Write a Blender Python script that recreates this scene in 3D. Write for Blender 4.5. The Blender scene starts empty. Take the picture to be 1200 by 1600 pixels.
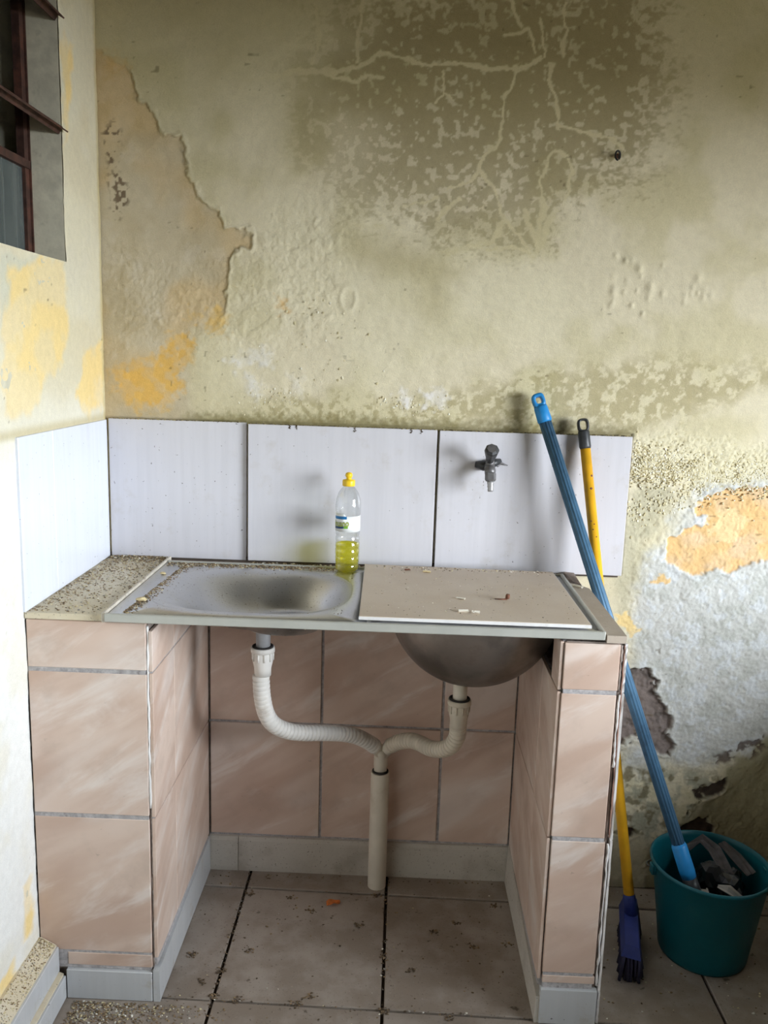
import bpy, math, random
import numpy as np
from mathutils import Matrix, Vector

random.seed(7)
C = bpy.context.scene.collection
SC = bpy.context.scene

# ------------------------------------------------------------------ camera
cam_d = bpy.data.cameras.new('camera')
cam = bpy.data.objects.new('camera', cam_d)
C.objects.link(cam)
R_ = Vector((0.99924216, 0.02392045, 0.03070683))
U_ = Vector((-0.03446368, 0.17700996, 0.98360547))
F_ = Vector((-0.01809287, 0.98391833, -0.1777002))
m = Matrix.Identity(4)
for i in range(3):
    m[i][0], m[i][1], m[i][2] = R_[i], U_[i], -F_[i]
m[0][3], m[1][3], m[2][3] = 0.72392, -2.06498, 1.35251
cam.matrix_world = m
cam_d.sensor_fit = 'VERTICAL'
cam_d.sensor_height = 36.0
cam_d.lens = 36.0 * 1328.68 / 1600.0
cam_d.clip_start = 0.02
SC.camera = cam

# ------------------------------------------------------------------ view, world, light
SC.view_settings.view_transform = 'Standard'
SC.view_settings.look = 'None'
SC.view_settings.exposure = 0.33
SC.view_settings.gamma = 1.0
SC.view_settings.use_curve_mapping = False
SC.cycles.use_denoising = True
SC.cycles.max_bounces = 10
SC.cycles.diffuse_bounces = 6
SC.cycles.transparent_max_bounces = 16

world = bpy.data.worlds.new('overcast_sky')
SC.world = world
world.use_nodes = True
wn = world.node_tree.nodes
wn['Background'].inputs['Color'].default_value = (0.86, 0.93, 1.0, 1)
wn['Background'].inputs['Strength'].default_value = 34.0

# the window the daylight comes through: in the right wall, x = RW
RW = 2.90
WIN_Y0, WIN_Y1, WIN_Z0, WIN_Z1 = -2.35, -0.95, 0.68, 1.72
pl = bpy.data.lights.new('window_portal', 'AREA')
pl.shape = 'RECTANGLE'
pl.size, pl.size_y = WIN_Y1 - WIN_Y0, WIN_Z1 - WIN_Z0
pl.cycles.is_portal = True
po = bpy.data.objects.new('window_portal', pl)
C.objects.link(po)
po.matrix_world = Matrix(((0, 0, 1, RW + 0.1), (1, 0, 0, (WIN_Y0 + WIN_Y1) / 2), (0, 1, 0, (WIN_Z0 + WIN_Z1) / 2), (0, 0, 0, 1)))


# ------------------------------------------------------------------ materials
def lin(r, g, b):
    f = lambda c: (c / 255 / 12.92) if c <= 10 else ((c / 255 + 0.055) / 1.055) ** 2.4
    return (f(r), f(g), f(b))


class NT:
    def __init__(self, name):
        self.m = bpy.data.materials.new(name)
        self.m.use_nodes = True
        self.t = self.m.node_tree
        self.b = self.t.nodes['Principled BSDF']
        self.out = self.t.nodes['Material Output']

    def n(self, kind, **kw):
        nd = self.t.nodes.new(kind)
        for k, v in kw.items():
            setattr(nd, k, v)
        return nd

    def put(self, sock, v):
        if hasattr(v, 'is_linked') or hasattr(v, 'links'):
            self.t.links.new(v, sock)
        elif isinstance(v, (tuple, list)) and len(v) == 3 and sock.type == 'RGBA':
            sock.default_value = (*v, 1)
        else:
            sock.default_value = v

    def math(self, op, a, b=0.0, c=None):
        nd = self.n('ShaderNodeMath', operation=op)
        self.put(nd.inputs[0], a)
        self.put(nd.inputs[1], b)
        if c is not None:
            self.put(nd.inputs[2], c)
        return nd.outputs[0]

    def obj(self, rand=True):
        tc = self.n('ShaderNodeTexCoord')
        if not rand:
            return tc.outputs['Object']
        oi = self.n('ShaderNodeObjectInfo')
        v = self.n('ShaderNodeVectorMath', operation='SCALE')
        v.inputs[0].default_value = (17.3, 9.1, 23.7)
        self.t.links.new(oi.outputs['Random'], v.inputs['Scale'])
        a = self.n('ShaderNodeVectorMath', operation='ADD')
        self.t.links.new(tc.outputs['Object'], a.inputs[0])
        self.t.links.new(v.outputs[0], a.inputs[1])
        return a.outputs[0]

    def mapped(self, vec, scale=(1, 1, 1), rot=(0, 0, 0)):
        mp = self.n('ShaderNodeMapping')
        self.t.links.new(vec, mp.inputs[0])
        mp.inputs['Scale'].default_value = scale
        mp.inputs['Rotation'].default_value = rot
        return mp.outputs[0]

    def noise(self, vec, scale, detail=4, rough=0.55, dist=0.0):
        nd = self.n('ShaderNodeTexNoise')
        self.t.links.new(vec, nd.inputs['Vector'])
        nd.inputs['Scale'].default_value = scale
        nd.inputs['Detail'].default_value = detail
        nd.inputs['Roughness'].default_value = rough
        nd.inputs['Distortion'].default_value = dist
        return nd.outputs[0]

    def voro(self, vec, scale):
        nd = self.n('ShaderNodeTexVoronoi')
        self.t.links.new(vec, nd.inputs['Vector'])
        nd.inputs['Scale'].default_value = scale
        return nd.outputs['Distance']

    def ss(self, v, lo, hi, to0=0.0, to1=1.0):
        nd = self.n('ShaderNodeMapRange', interpolation_type='SMOOTHSTEP')
        self.put(nd.inputs['Value'], v)
        for k, x in (('From Min', lo), ('From Max', hi), ('To Min', to0), ('To Max', to1)):
            nd.inputs[k].default_value = x
        return nd.outputs[0]

    def mix(self, f, a, b, blend='MIX'):
        nd = self.n('ShaderNodeMix', data_type='RGBA', blend_type=blend)
        self.put(nd.inputs[0], f)
        self.put(nd.inputs[6], a)
        self.put(nd.inputs[7], b)
        return nd.outputs[2]

    def bump(self, h, strength=0.3, dist=0.002):
        nd = self.n('ShaderNodeBump')
        self.put(nd.inputs['Height'], h)
        nd.inputs['Strength'].default_value = strength
        nd.inputs['Distance'].default_value = dist
        self.t.links.new(nd.outputs[0], self.b.inputs['Normal'])

    def set(self, color=None, rough=None, metal=None, spec=None):
        if color is not None:
            self.put(self.b.inputs['Base Color'], color)
        if rough is not None:
            self.put(self.b.inputs['Roughness'], rough)
        if metal is not None:
            self.put(self.b.inputs['Metallic'], metal)
        if spec is not None:
            self.b.inputs['Specular IOR Level'].default_value = spec
        return self.m


def plain(name, rgb, rough=0.6, metal=0.0, var=0.12, scale=30, spec=0.4, dirt=None, dirt_amt=0.5, bump=0.0):
    t = NT(name)
    v = t.obj()
    f = t.noise(v, scale, 5)
    c0 = lin(*rgb)
    col = t.mix(t.ss(f, 0.3, 0.7), tuple(x * (1 - var) for x in c0), tuple(min(1, x * (1 + var)) for x in c0))
    if dirt:
        d = t.noise(v, scale * 0.5, 6, 0.65)
        col = t.mix(t.ss(d, 0.52, 0.72, 0, dirt_amt), col, lin(*dirt))
    if bump:
        t.bump(f, bump, 0.002)
    return t.set(col, rough, metal, spec)


def wall_material(name):
    t = NT(name)
    at = t.n('ShaderNodeAttribute', attribute_name='paint')
    v = t.obj(False)
    f1 = t.noise(v, 420, 3, 0.6)
    f2 = t.noise(v, 60, 5, 0.6)
    k = t.math('ADD', t.math('MULTIPLY', t.math('SUBTRACT', f1, 0.5), 0.30), t.math('MULTIPLY', t.math('SUBTRACT', f2, 0.5), 0.22))
    k = t.math('ADD', k, 1.0)
    vm = t.n('ShaderNodeVectorMath', operation='SCALE')
    t.t.links.new(at.outputs['Color'], vm.inputs[0])
    t.t.links.new(k, vm.inputs['Scale'])
    h = t.math('ADD', t.math('MULTIPLY', f1, 0.5), f2)
    t.bump(h, 0.6, 0.0025)
    return t.set(vm.outputs[0], 0.85, 0, 0.15)


def marble_tile(name, base, pale, dark, dirt=0.35):
    t = NT(name)
    o = t.obj(True)
    sp = t.n('ShaderNodeSeparateXYZ')
    t.t.links.new(o, sp.inputs[0])
    u = t.math('ADD', sp.outputs[0], sp.outputs[1])
    a = t.math('MULTIPLY', t.math('ADD', t.math('MULTIPLY', u, 0.85), t.math('MULTIPLY', sp.outputs[2], 0.52)), 3.0)
    b = t.math('MULTIPLY', t.math('SUBTRACT', t.math('MULTIPLY', sp.outputs[2], 0.85), t.math('MULTIPLY', u, 0.52)), 11.0)
    cb = t.n('ShaderNodeCombineXYZ')
    t.put(cb.inputs[0], a)
    t.put(cb.inputs[1], b)
    vec = cb.outputs[0]
    n1 = t.noise(vec, 0.9, 4, 0.5, 0.4)
    n2 = t.noise(vec, 1.3, 5, 0.6, 0.5)
    n3 = t.noise(vec, 0.55, 3, 0.5, 0.3)
    col = t.mix(t.ss(n1, 0.35, 0.65), lin(*dark), lin(*base))
    col = t.mix(t.ss(n2, 0.5, 0.72, 0, 0.58), col, lin(*pale))
    col = t.mix(t.ss(n3, 0.55, 0.70, 0, 0.45), col, lin(*pale))
    d = t.noise(t.obj(True), 45, 6, 0.7)
    col = t.mix(t.ss(d, 0.66, 0.74, 0, dirt), col, lin(70, 58, 48))
    haze = t.noise(t.obj(True), 9, 5, 0.6)
    col = t.mix(t.ss(haze, 0.5, 0.75, 0, 0.25), col, lin(150, 132, 118))
    r = t.ss(haze, 0.4, 0.7, 0.28, 0.5)
    return t.set(col, r, 0, 0.4)


def white_tile(name, rgb=(210, 208, 213), dirt=0.25):
    t = NT(name)
    o = t.obj(True)
    st = t.noise(t.mapped(o, (60, 60, 3)), 1.0, 4, 0.6)
    c0 = lin(*rgb)
    col = t.mix(t.ss(st, 0.35, 0.7), c0, tuple(x * 0.955 for x in c0))
    s2 = t.noise(o, 14, 5, 0.65)
    col = t.mix(t.ss(s2, 0.55, 0.75, 0, dirt), col, lin(172, 160, 140))
    sp = t.noise(o, 160, 2, 0.5)
    col = t.mix(t.ss(sp, 0.72, 0.76, 0, 0.7), col, lin(70, 60, 50))
    return t.set(col, 0.24, 0, 0.5)


def dusty(name, base, dust, speck=(84, 70, 56), amt=0.7, rough=0.75, scale=16, metal=0.0, blots=0.0):
    t = NT(name)
    o = t.obj(True)
    n1 = t.noise(o, scale, 6, 0.6)
    col = t.mix(t.ss(n1, 0.35, 0.62, 0.2, 1.0) if amt > 0.6 else t.ss(n1, 0.45, 0.75, 0, amt), lin(*base), lin(*dust))
    n2 = t.noise(o, 210, 3, 0.6)
    col = t.mix(t.ss(n2, 0.62, 0.72, 0, 0.75), col, lin(*speck))
    n3 = t.noise(o, 150, 3, 0.6)
    col = t.mix(t.ss(n3, 0.66, 0.74, 0, 0.7), col, tuple(min(1, x * 1.5) for x in lin(*dust)))
    if blots:
        n4 = t.noise(o, 38, 4, 0.6)
        col = t.mix(t.ss(n4, 0.66, 0.74, 0, blots), col, lin(78, 68, 58))
        n5 = t.noise(o, 5, 4, 0.6)
        col = t.mix(t.ss(n5, 0.5, 0.8, 0, 0.45), col, lin(112, 102, 92))
    t.bump(n2, 0.3, 0.001)
    return t.set(col, rough, metal, 0.3)


M = {}
M['wall'] = wall_material('weathered_wall_paint')
M['pink'] = marble_tile('pink_marbled_tile', (216, 194, 179), (236, 229, 223), (198, 171, 154))
M['white_tile'] = white_tile('white_glazed_tile')
M['white_tile_lit'] = white_tile('white_glazed_tile_lit', (224, 228, 238), 0.10)  # same white tile with the bright bluish daylight put into its colour
M['base_tile'] = white_tile('old_white_tile', (196, 198, 200), 0.6)
M['base_dirty'] = dusty('limewashed_dirty_baseboard', (196, 190, 180), (136, 124, 108), amt=0.55, rough=0.8, scale=9)
M['floor_tile'] = dusty('dusty_beige_floor_tile', (168, 158, 148), (142, 130, 118), speck=(84, 72, 62), amt=0.65, rough=0.55, scale=9, blots=0.8)
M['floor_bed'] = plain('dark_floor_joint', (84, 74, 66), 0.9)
M['grout'] = plain('grey_grout', (176, 172, 172), 0.9, var=0.25, scale=120, spec=0.2, dirt=(88, 80, 74), dirt_amt=0.7, bump=0.3)
M['mortar'] = plain('crumbling_mortar', (150, 138, 130), 0.95, var=0.25, scale=70, spec=0.1, dirt=(92, 80, 70), dirt_amt=0.6, bump=0.8)
M['tile_edge'] = plain('white_tile_edge', (226, 222, 220), 0.7, var=0.06, scale=60, dirt=(130, 118, 106), dirt_amt=0.4)
M['tile_body_red'] = plain('fired_tile_body', (160, 126, 112), 0.9, var=0.2, scale=60)
M['slab'] = dusty('dusty_counter_tile', (222, 214, 196), (212, 200, 174), amt=0.75, scale=12)
M['strip'] = plain('dirty_mortar_strip', (206, 198, 184), 0.85, var=0.12, scale=60, dirt=(132, 118, 98), dirt_amt=0.7, bump=0.5)
M['slab_right'] = dusty('dusty_grey_counter_strip', (184, 172, 158), (174, 160, 144), speck=(146, 130, 114), amt=0.65, scale=8)
M['board'] = dusty('dusty_board_top', (214, 200, 184), (206, 190, 172), speck=(176, 160, 142), amt=0.65, rough=0.6, scale=6)
M['trim_white'] = plain('white_edge', (228, 226, 224), 0.55, var=0.05, dirt=(150, 138, 124), dirt_amt=0.4)
M['sink'] = dusty('dull_steel_with_film', (196, 196, 198), (176, 172, 164), speck=(104, 94, 84), amt=0.35, rough=0.34, scale=7, metal=0.85)
M['sink_rim'] = plain('grey_sink_rim', (182, 182, 174), 0.5, 0.25, var=0.06, scale=14)
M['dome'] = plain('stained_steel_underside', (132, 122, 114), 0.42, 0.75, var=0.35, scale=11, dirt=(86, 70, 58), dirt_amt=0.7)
M['hose'] = plain('white_pvc_hose', (224, 220, 214), 0.5, var=0.06, scale=20, dirt=(170, 154, 136), dirt_amt=0.55)
M['hose_dirty'] = plain('yellowed_pvc_hose', (206, 196, 178), 0.55, var=0.08, scale=24, dirt=(132, 112, 88), dirt_amt=0.6)
M['pvc'] = plain('cream_pvc_pipe', (216, 208, 192), 0.5, var=0.05, scale=14, dirt=(160, 144, 122), dirt_amt=0.5)
M['pvc_grey'] = plain('grey_pvc_tail', (150, 150, 152), 0.5)
M['rubber'] = plain('dark_seal', (52, 48, 46), 0.8)
M['black'] = plain('worn_black_plastic', (54, 55, 57), 0.42, var=0.25, scale=50, dirt=(104, 102, 100), dirt_amt=0.5)
M['tap_grey'] = plain('dull_grey_tap_metal', (112, 110, 110), 0.45, 0.4, var=0.2, scale=70, dirt=(70, 62, 58), dirt_amt=0.5)
M['tap_pale'] = plain('pale_tap_nozzle', (170, 168, 168), 0.4, 0.4, var=0.1, scale=70)
M['blue'] = plain('blue_grey_pole_coating', (76, 112, 140), 0.42, 0.2, var=0.15, scale=40, dirt=(44, 64, 84), dirt_amt=0.6)
M['blue_bright'] = plain('bright_blue_plastic', (38, 132, 196), 0.4, var=0.08)
M['yellow'] = plain('yellow_pole_coating', (236, 176, 40), 0.4, var=0.08, scale=30, dirt=(96, 74, 40), dirt_amt=0.0)
M['navy'] = plain('navy_plastic', (38, 50, 110), 0.5)
M['bristle'] = plain('dark_bristles', (46, 44, 66), 0.8)
M['teal'] = plain('teal_plastic', (4, 82, 92), 0.42, var=0.08, scale=9, dirt=(40, 92, 94), dirt_amt=0.4)
M['wire'] = plain('galvanised_wire', (110, 112, 112), 0.45, 0.7)
M['bag'] = plain('black_plastic_film', (26, 26, 28), 0.3, var=0.3, scale=24)
M['rag'] = plain('grey_rag', (84, 80, 80), 0.9, var=0.3, scale=40, dirt=(60, 54, 52), dirt_amt=0.6)
M['clamp'] = plain('grey_mop_clamp', (150, 146, 140), 0.6, var=0.12, dirt=(96, 88, 80), dirt_amt=0.5)
M['rust'] = plain('rusty_brown_window_steel', (74, 50, 42), 0.7, 0.1, var=0.3, scale=40, dirt=(112, 66, 50), dirt_amt=0.5, bump=0.4)
M['jamb'] = plain('grey_olive_reveal_paint', (212, 206, 184), 0.9, var=0.12, scale=35, spec=0.15, dirt=(120, 116, 98), dirt_amt=0.5, bump=0.6)
M['plaster'] = plain('pale_room_plaster', (112, 106, 94), 0.9, var=0.06, scale=4)
M['ceiling'] = plain('ceiling_paint', (96, 90, 78), 0.9, var=0.06, scale=4)
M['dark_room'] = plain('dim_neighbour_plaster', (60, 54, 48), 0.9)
M['ground'] = plain('outdoor_ground', (96, 88, 74), 0.95, var=0.2, scale=2)
M['leaf'] = plain('dry_orange_leaf', (196, 112, 52), 0.7, var=0.3, scale=60)
M['flake'] = plain('white_paint_flake', (232, 226, 212), 0.7, var=0.06)
M['twig'] = plain('brown_twig_stub', (112, 72, 54), 0.8, var=0.25, scale=80)
M['yellow_chunk'] = plain('cream_plaster_chunk', (222, 204, 160), 0.9, var=0.12, scale=80, bump=0.5)
M['hook'] = plain('dark_wire_hook', (46, 42, 40), 0.5, 0.3)
M['cap_yellow'] = plain('yellow_cap_plastic', (238, 198, 40), 0.35, var=0.06)
M['label_white'] = plain('white_label_film', (240, 242, 240), 0.35, var=0.02)
M['label_blue'] = plain('label_blue_print', (24, 116, 178), 0.35, var=0.03)
M['label_navy'] = plain('label_navy_print', (20, 62, 108), 0.35, var=0.03)
M['label_green'] = plain('label_green_print', (120, 176, 60), 0.35, var=0.03)
M['label_lime'] = plain('label_lime_print', (190, 200, 40), 0.35, var=0.03)


def crumb_material():
    t = NT('crumb_bits')
    at = t.n('ShaderNodeAttribute', attribute_name='paint')
    return t.set(at.outputs['Color'], 0.85, 0, 0.15)


M['crumb'] = crumb_material()


def thin_plastic():
    t = NT('clear_thin_plastic')
    tr = t.n('ShaderNodeBsdfTransparent')
    tr.inputs[0].default_value = (0.93, 0.94, 0.93, 1)
    gl = t.n('ShaderNodeBsdfGlossy')
    gl.inputs['Roughness'].default_value = 0.08
    lw = t.n('ShaderNodeLayerWeight')
    lw.inputs['Blend'].default_value = 0.35
    v = t.obj(False)
    f = t.noise(v, 25, 2)
    fac = t.math('ADD', t.math('MULTIPLY', lw.outputs['Facing'], 0.55), t.math('MULTIPLY', f, 0.08))
    mx = t.n('ShaderNodeMixShader')
    t.t.links.new(fac, mx.inputs[0])
    t.t.links.new(tr.outputs[0], mx.inputs[1])
    t.t.links.new(gl.outputs[0], mx.inputs[2])
    t.t.links.new(mx.outputs[0], t.out.inputs['Surface'])
    return t.m


def liquid():
    t = NT('yellow_detergent')
    tr = t.n('ShaderNodeBsdfTransparent')
    tr.inputs[0].default_value = (0.94, 0.90, 0.20, 1)
    tl = t.n('ShaderNodeBsdfTranslucent')
    tl.inputs[0].default_value = (0.75, 0.70, 0.03, 1)
    df = t.n('ShaderNodeBsdfDiffuse')
    df.inputs[0].default_value = (0.64, 0.62, 0.10, 1)
    m1 = t.n('ShaderNodeMixShader')
    m1.inputs[0].default_value = 0.5
    t.t.links.new(tl.outputs[0], m1.inputs[1])
    t.t.links.new(df.outputs[0], m1.inputs[2])
    m2 = t.n('ShaderNodeMixShader')
    m2.inputs[0].default_value = 0.34
    t.t.links.new(tr.outputs[0], m2.inputs[1])
    t.t.links.new(m1.outputs[0], m2.inputs[2])
    t.t.links.new(m2.outputs[0], t.out.inputs['Surface'])
    return t.m


def window_glass():
    t = NT('dirty_ribbed_glass')
    v = t.obj(False)
    rib = t.noise(t.mapped(v, (1, 60, 3)), 1.0, 3, 0.6)
    tr = t.n('ShaderNodeBsdfTransparent')
    tr.inputs[0].default_value = (0.55, 0.62, 0.62, 1)
    df = t.n('ShaderNodeBsdfDiffuse')
    t.put(df.inputs[0], t.mix(t.ss(rib, 0.3, 0.7), lin(96, 106, 106), lin(136, 142, 138)))
    gl = t.n('ShaderNodeBsdfGlossy')
    gl.inputs['Roughness'].default_value = 0.25
    m1 = t.n('ShaderNodeMixShader')
    m1.inputs[0].default_value = 0.5
    t.t.links.new(tr.outputs[0], m1.inputs[1])
    t.t.links.new(df.outputs[0], m1.inputs[2])
    m2 = t.n('ShaderNodeMixShader')
    m2.inputs[0].default_value = 0.06
    t.t.links.new(m1.outputs[0], m2.inputs[1])
    t.t.links.new(gl.outputs[0], m2.inputs[2])
    t.t.links.new(m2.outputs[0], t.out.inputs['Surface'])
    return t.m


M['clear'] = thin_plastic()
M['liquid'] = liquid()
M['pane'] = window_glass()


# ------------------------------------------------------------------ mesh helpers
class MB:
    def __init__(self):
        self.v, self.f, self.s = [], [], []

    def add(self, verts, faces, smooth=False):
        o = len(self.v)
        self.v += [tuple(p) for p in verts]
        self.f += [tuple(i + o for i in f) for f in faces]
        self.s += [smooth] * len(faces)
        return self

    def prism(self, bot, top, smooth=False):
        n = len(bot)
        self.add(list(bot) + list(top), [tuple(range(n - 1, -1, -1)), tuple(range(n, 2 * n))] + [(i, (i + 1) % n, n + (i + 1) % n, n + i) for i in range(n)], smooth)
        return self

    def box(self, x0, x1, y0, y1, z0, z1, b=0.0):
        if b <= 0:
            return self.prism([(x0, y0, z0), (x1, y0, z0), (x1, y1, z0), (x0, y1, z0)], [(x0, y0, z1), (x1, y0, z1), (x1, y1, z1), (x0, y1, z1)])
        # chamfered box: three face loops of four per axis
        P, idx = [], {}
        X, Y, Z = (x0, x1), (y0, y1), (z0, z1)
        for i in (0, 1):
            for j in (0, 1):
                for k in (0, 1):
                    sx, sy, sz = (1 - 2 * i) * b, (1 - 2 * j) * b, (1 - 2 * k) * b
                    for a, p in (('x', (X[i], Y[j] + sy, Z[k] + sz)), ('y', (X[i] + sx, Y[j], Z[k] + sz)), ('z', (X[i] + sx, Y[j] + sy, Z[k]))):
                        idx[(i, j, k, a)] = len(P)
                        P.append(p)
        g = lambda i, j, k, a: idx[(i, j, k, a)]
        F = []
        cyc = ((0, 0), (1, 0), (1, 1), (0, 1))
        for i in (0, 1):
            F.append([g(i, p, q, 'x') for p, q in (cyc if i else cyc[::-1])])
            F.append([g(p, i, q, 'y') for p, q in (cyc[::-1] if i else cyc)])
            F.append([g(p, q, i, 'z') for p, q in (cyc if i else cyc[::-1])])
        for p in (0, 1):
            for q_ in (0, 1):
                F.append([g(0, p, q_, 'y'), g(1, p, q_, 'y'), g(1, p, q_, 'z'), g(0, p, q_, 'z')])
                F.append([g(p, 0, q_, 'x'), g(p, 1, q_, 'x'), g(p, 1, q_, 'z'), g(p, 0, q_, 'z')])
                F.append([g(p, q_, 0, 'x'), g(p, q_, 1, 'x'), g(p, q_, 1, 'y'), g(p, q_, 0, 'y')])
        for i in (0, 1):
            for j in (0, 1):
                for k in (0, 1):
                    F.append([g(i, j, k, 'x'), g(i, j, k, 'y'), g(i, j, k, 'z')])
        return self.add(P, F)

    def tube(self, pts, rad, seg=16, caps=True, flute=0.0, nf=8, squash=None):
        pts = [Vector(p) for p in pts]
        n = len(pts)
        if not hasattr(rad, '__len__'):
            rad = [rad] * n
        t0 = (pts[1] - pts[0]).normalized()
        ref = Vector((0, 1, 0)) if abs(t0.y) < 0.8 else Vector((1, 0, 0))
        nx = (ref - t0 * ref.dot(t0)).normalized()
        V = []
        for i in range(n):
            t = (pts[min(i + 1, n - 1)] - pts[max(i - 1, 0)])
            if t.length < 1e-9:
                t = t0
            t = t.normalized()
            nx = (nx - t * nx.dot(t)).normalized()
            ny = t.cross(nx)
            for k in range(seg):
                a = 2 * math.pi * k / seg
                r = rad[i] * (1 - flute * (0.5 - 0.5 * math.cos(nf * a)))
                sx, sy = squash[i] if squash else (1, 1)
                V.append(pts[i] + nx * (math.cos(a) * r * sx) + ny * (math.sin(a) * r * sy))
            t0 = t
        F = [(i * seg + k, i * seg + (k + 1) % seg, (i + 1) * seg + (k + 1) % seg, (i + 1) * seg + k) for i in range(n - 1) for k in range(seg)]
        if caps:
            F.append(tuple(range(seg - 1, -1, -1)))
            F.append(tuple((n - 1) * seg + k for k in range(seg)))
        o = len(self.f)
        self.add(V, F, True)
        if caps:
            self.s[-1] = self.s[-2] = False
        return self

    def lathe(self, prof, center=(0, 0, 0), axis=(0, 0, 1), seg=32, close=False, smooth=True):
        ax = Vector(axis).normalized()
        ref = Vector((1, 0, 0)) if abs(ax.x) < 0.8 else Vector((0, 1, 0))
        e1 = (ref - ax * ref.dot(ax)).normalized()
        e2 = ax.cross(e1)
        c = Vector(center)
        V = []
        for r, h in prof:
            for k in range(seg):
                a = 2 * math.pi * k / seg
                V.append(c + ax * h + e1 * (r * math.cos(a)) + e2 * (r * math.sin(a)))
        n = len(prof)
        F = [(i * seg + k, i * seg + (k + 1) % seg, (i + 1) * seg + (k + 1) % seg, (i + 1) * seg + k) for i in range(n - 1 + (1 if close else 0)) for k in range(seg)] if not close else \
            [(i * seg + k, i * seg + (k + 1) % seg, ((i + 1) % n) * seg + (k + 1) % seg, ((i + 1) % n) * seg + k) for i in range(n) for k in range(seg)]
        return self.add(V, F, smooth)

    def build(self, name, mat, parent=None, colors=None):
        off = Vector((0, 0, 0))
        q = parent
        while q is not None:
            off += q.location
            q = q.parent
        me = bpy.data.meshes.new(name)
        me.from_pydata([tuple(Vector(p) - off) for p in self.v], [], self.f)
        me.polygons.foreach_set('use_smooth', self.s)
        if colors is not None:
            ca = me.color_attributes.new('paint', 'FLOAT_COLOR', 'POINT')
            ca.data.foreach_set('color', np.asarray(colors, dtype=np.float32).ravel())
        me.materials.append(M[mat] if isinstance(mat, str) else mat)
        me.update()
        o = bpy.data.objects.new(name, me)
        C.objects.link(o)
        o.parent = parent
        return o


def recalc(o):
    import bmesh
    bm = bmesh.new()
    bm.from_mesh(o.data)
    bmesh.ops.recalc_face_normals(bm, faces=bm.faces)
    bm.to_mesh(o.data)
    bm.free()
    return o


def empty(name, loc, parent=None):
    o = bpy.data.objects.new(name, None)
    C.objects.link(o)
    o.location = loc
    o.parent = parent
    return o


def tag(o, label=None, cat=None, group=None, kind=None):
    for k, v in (('label', label), ('category', cat), ('group', group), ('kind', kind)):
        if v:
            o[k] = v
    return o


# ------------------------------------------------------------------ wall relief and paint, computed on a fine grid
def hash_lattice(n, seed):
    return np.random.RandomState(seed).rand(n, n).astype(np.float32)


def vnoise(x, z, scale, seed):
    n = 256
    L = hash_lattice(n, seed)
    u, v = x * scale + 31.7, z * scale + 57.3
    i, j = np.floor(u).astype(int), np.floor(v).astype(int)
    fu, fv = (u - i), (v - j)
    fu, fv = fu * fu * (3 - 2 * fu), fv * fv * (3 - 2 * fv)
    i0, i1, j0, j1 = i % n, (i + 1) % n, j % n, (j + 1) % n
    return (L[i0, j0] * (1 - fu) + L[i1, j0] * fu) * (1 - fv) + (L[i0, j1] * (1 - fu) + L[i1, j1] * fu) * fv


def fbm(x, z, scale, octs, seed, gain=0.5):
    a, s, tot = 1.0, 0.0, 0.0
    for k in range(octs):
        s = s + a * vnoise(x, z, scale * 2 ** k, seed + k)
        tot += a
        a *= gain
    return s / tot


def sstep(lo, hi, v):
    t = np.clip((v - lo) / (hi - lo), 0, 1)
    return t * t * (3 - 2 * t)


def seg_dist(x, z, a, b):
    dx, dz = b[0] - a[0], b[1] - a[1]
    t = np.clip(((x - a[0]) * dx + (z - a[1]) * dz) / (dx * dx + dz * dz + 1e-12), 0, 1)
    return np.hypot(x - a[0] - t * dx, z - a[1] - t * dz)


def poly_sdf(x, z, poly, pad=0.14):
    """signed distance, positive inside; far outside the bounding box it is just -pad"""
    P = np.array(poly)
    out = np.full(x.shape, -pad)
    box = (x > P[:, 0].min() - pad) & (x < P[:, 0].max() + pad) & (z > P[:, 1].min() - pad) & (z < P[:, 1].max() + pad)
    xx, zz = x[box], z[box]
    d = np.full(xx.shape, 9.0)
    ins = np.zeros(xx.shape, bool)
    n = len(P)
    for i in range(n):
        a, b = P[i], P[(i + 1) % n]
        d = np.minimum(d, seg_dist(xx, zz, a, b))
        cond = (a[1] > zz) != (b[1] > zz)
        with np.errstate(divide='ignore', invalid='ignore'):
            xi = (b[0] - a[0]) * (zz - a[1]) / (b[1] - a[1] + 1e-12) + a[0]
        ins ^= cond & (xx < xi)
    out[box] = np.where(ins, d, -d)
    return out


def line_dist(x, z, pts, pad=0.05):
    P = np.array(pts)
    out = np.full(x.shape, pad)
    box = (x > P[:, 0].min() - pad) & (x < P[:, 0].max() + pad) & (z > P[:, 1].min() - pad) & (z < P[:, 1].max() + pad)
    xx, zz = x[box], z[box]
    d = np.full(xx.shape, 9.0)
    for a, b in zip(P[:-1], P[1:]):
        d = np.minimum(d, seg_dist(xx, zz, a, b))
    out[box] = d
    return out


def lerp(col, rgb, f):
    c = np.array(lin(*rgb))
    return col + (c - col) * f[:, None]


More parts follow.
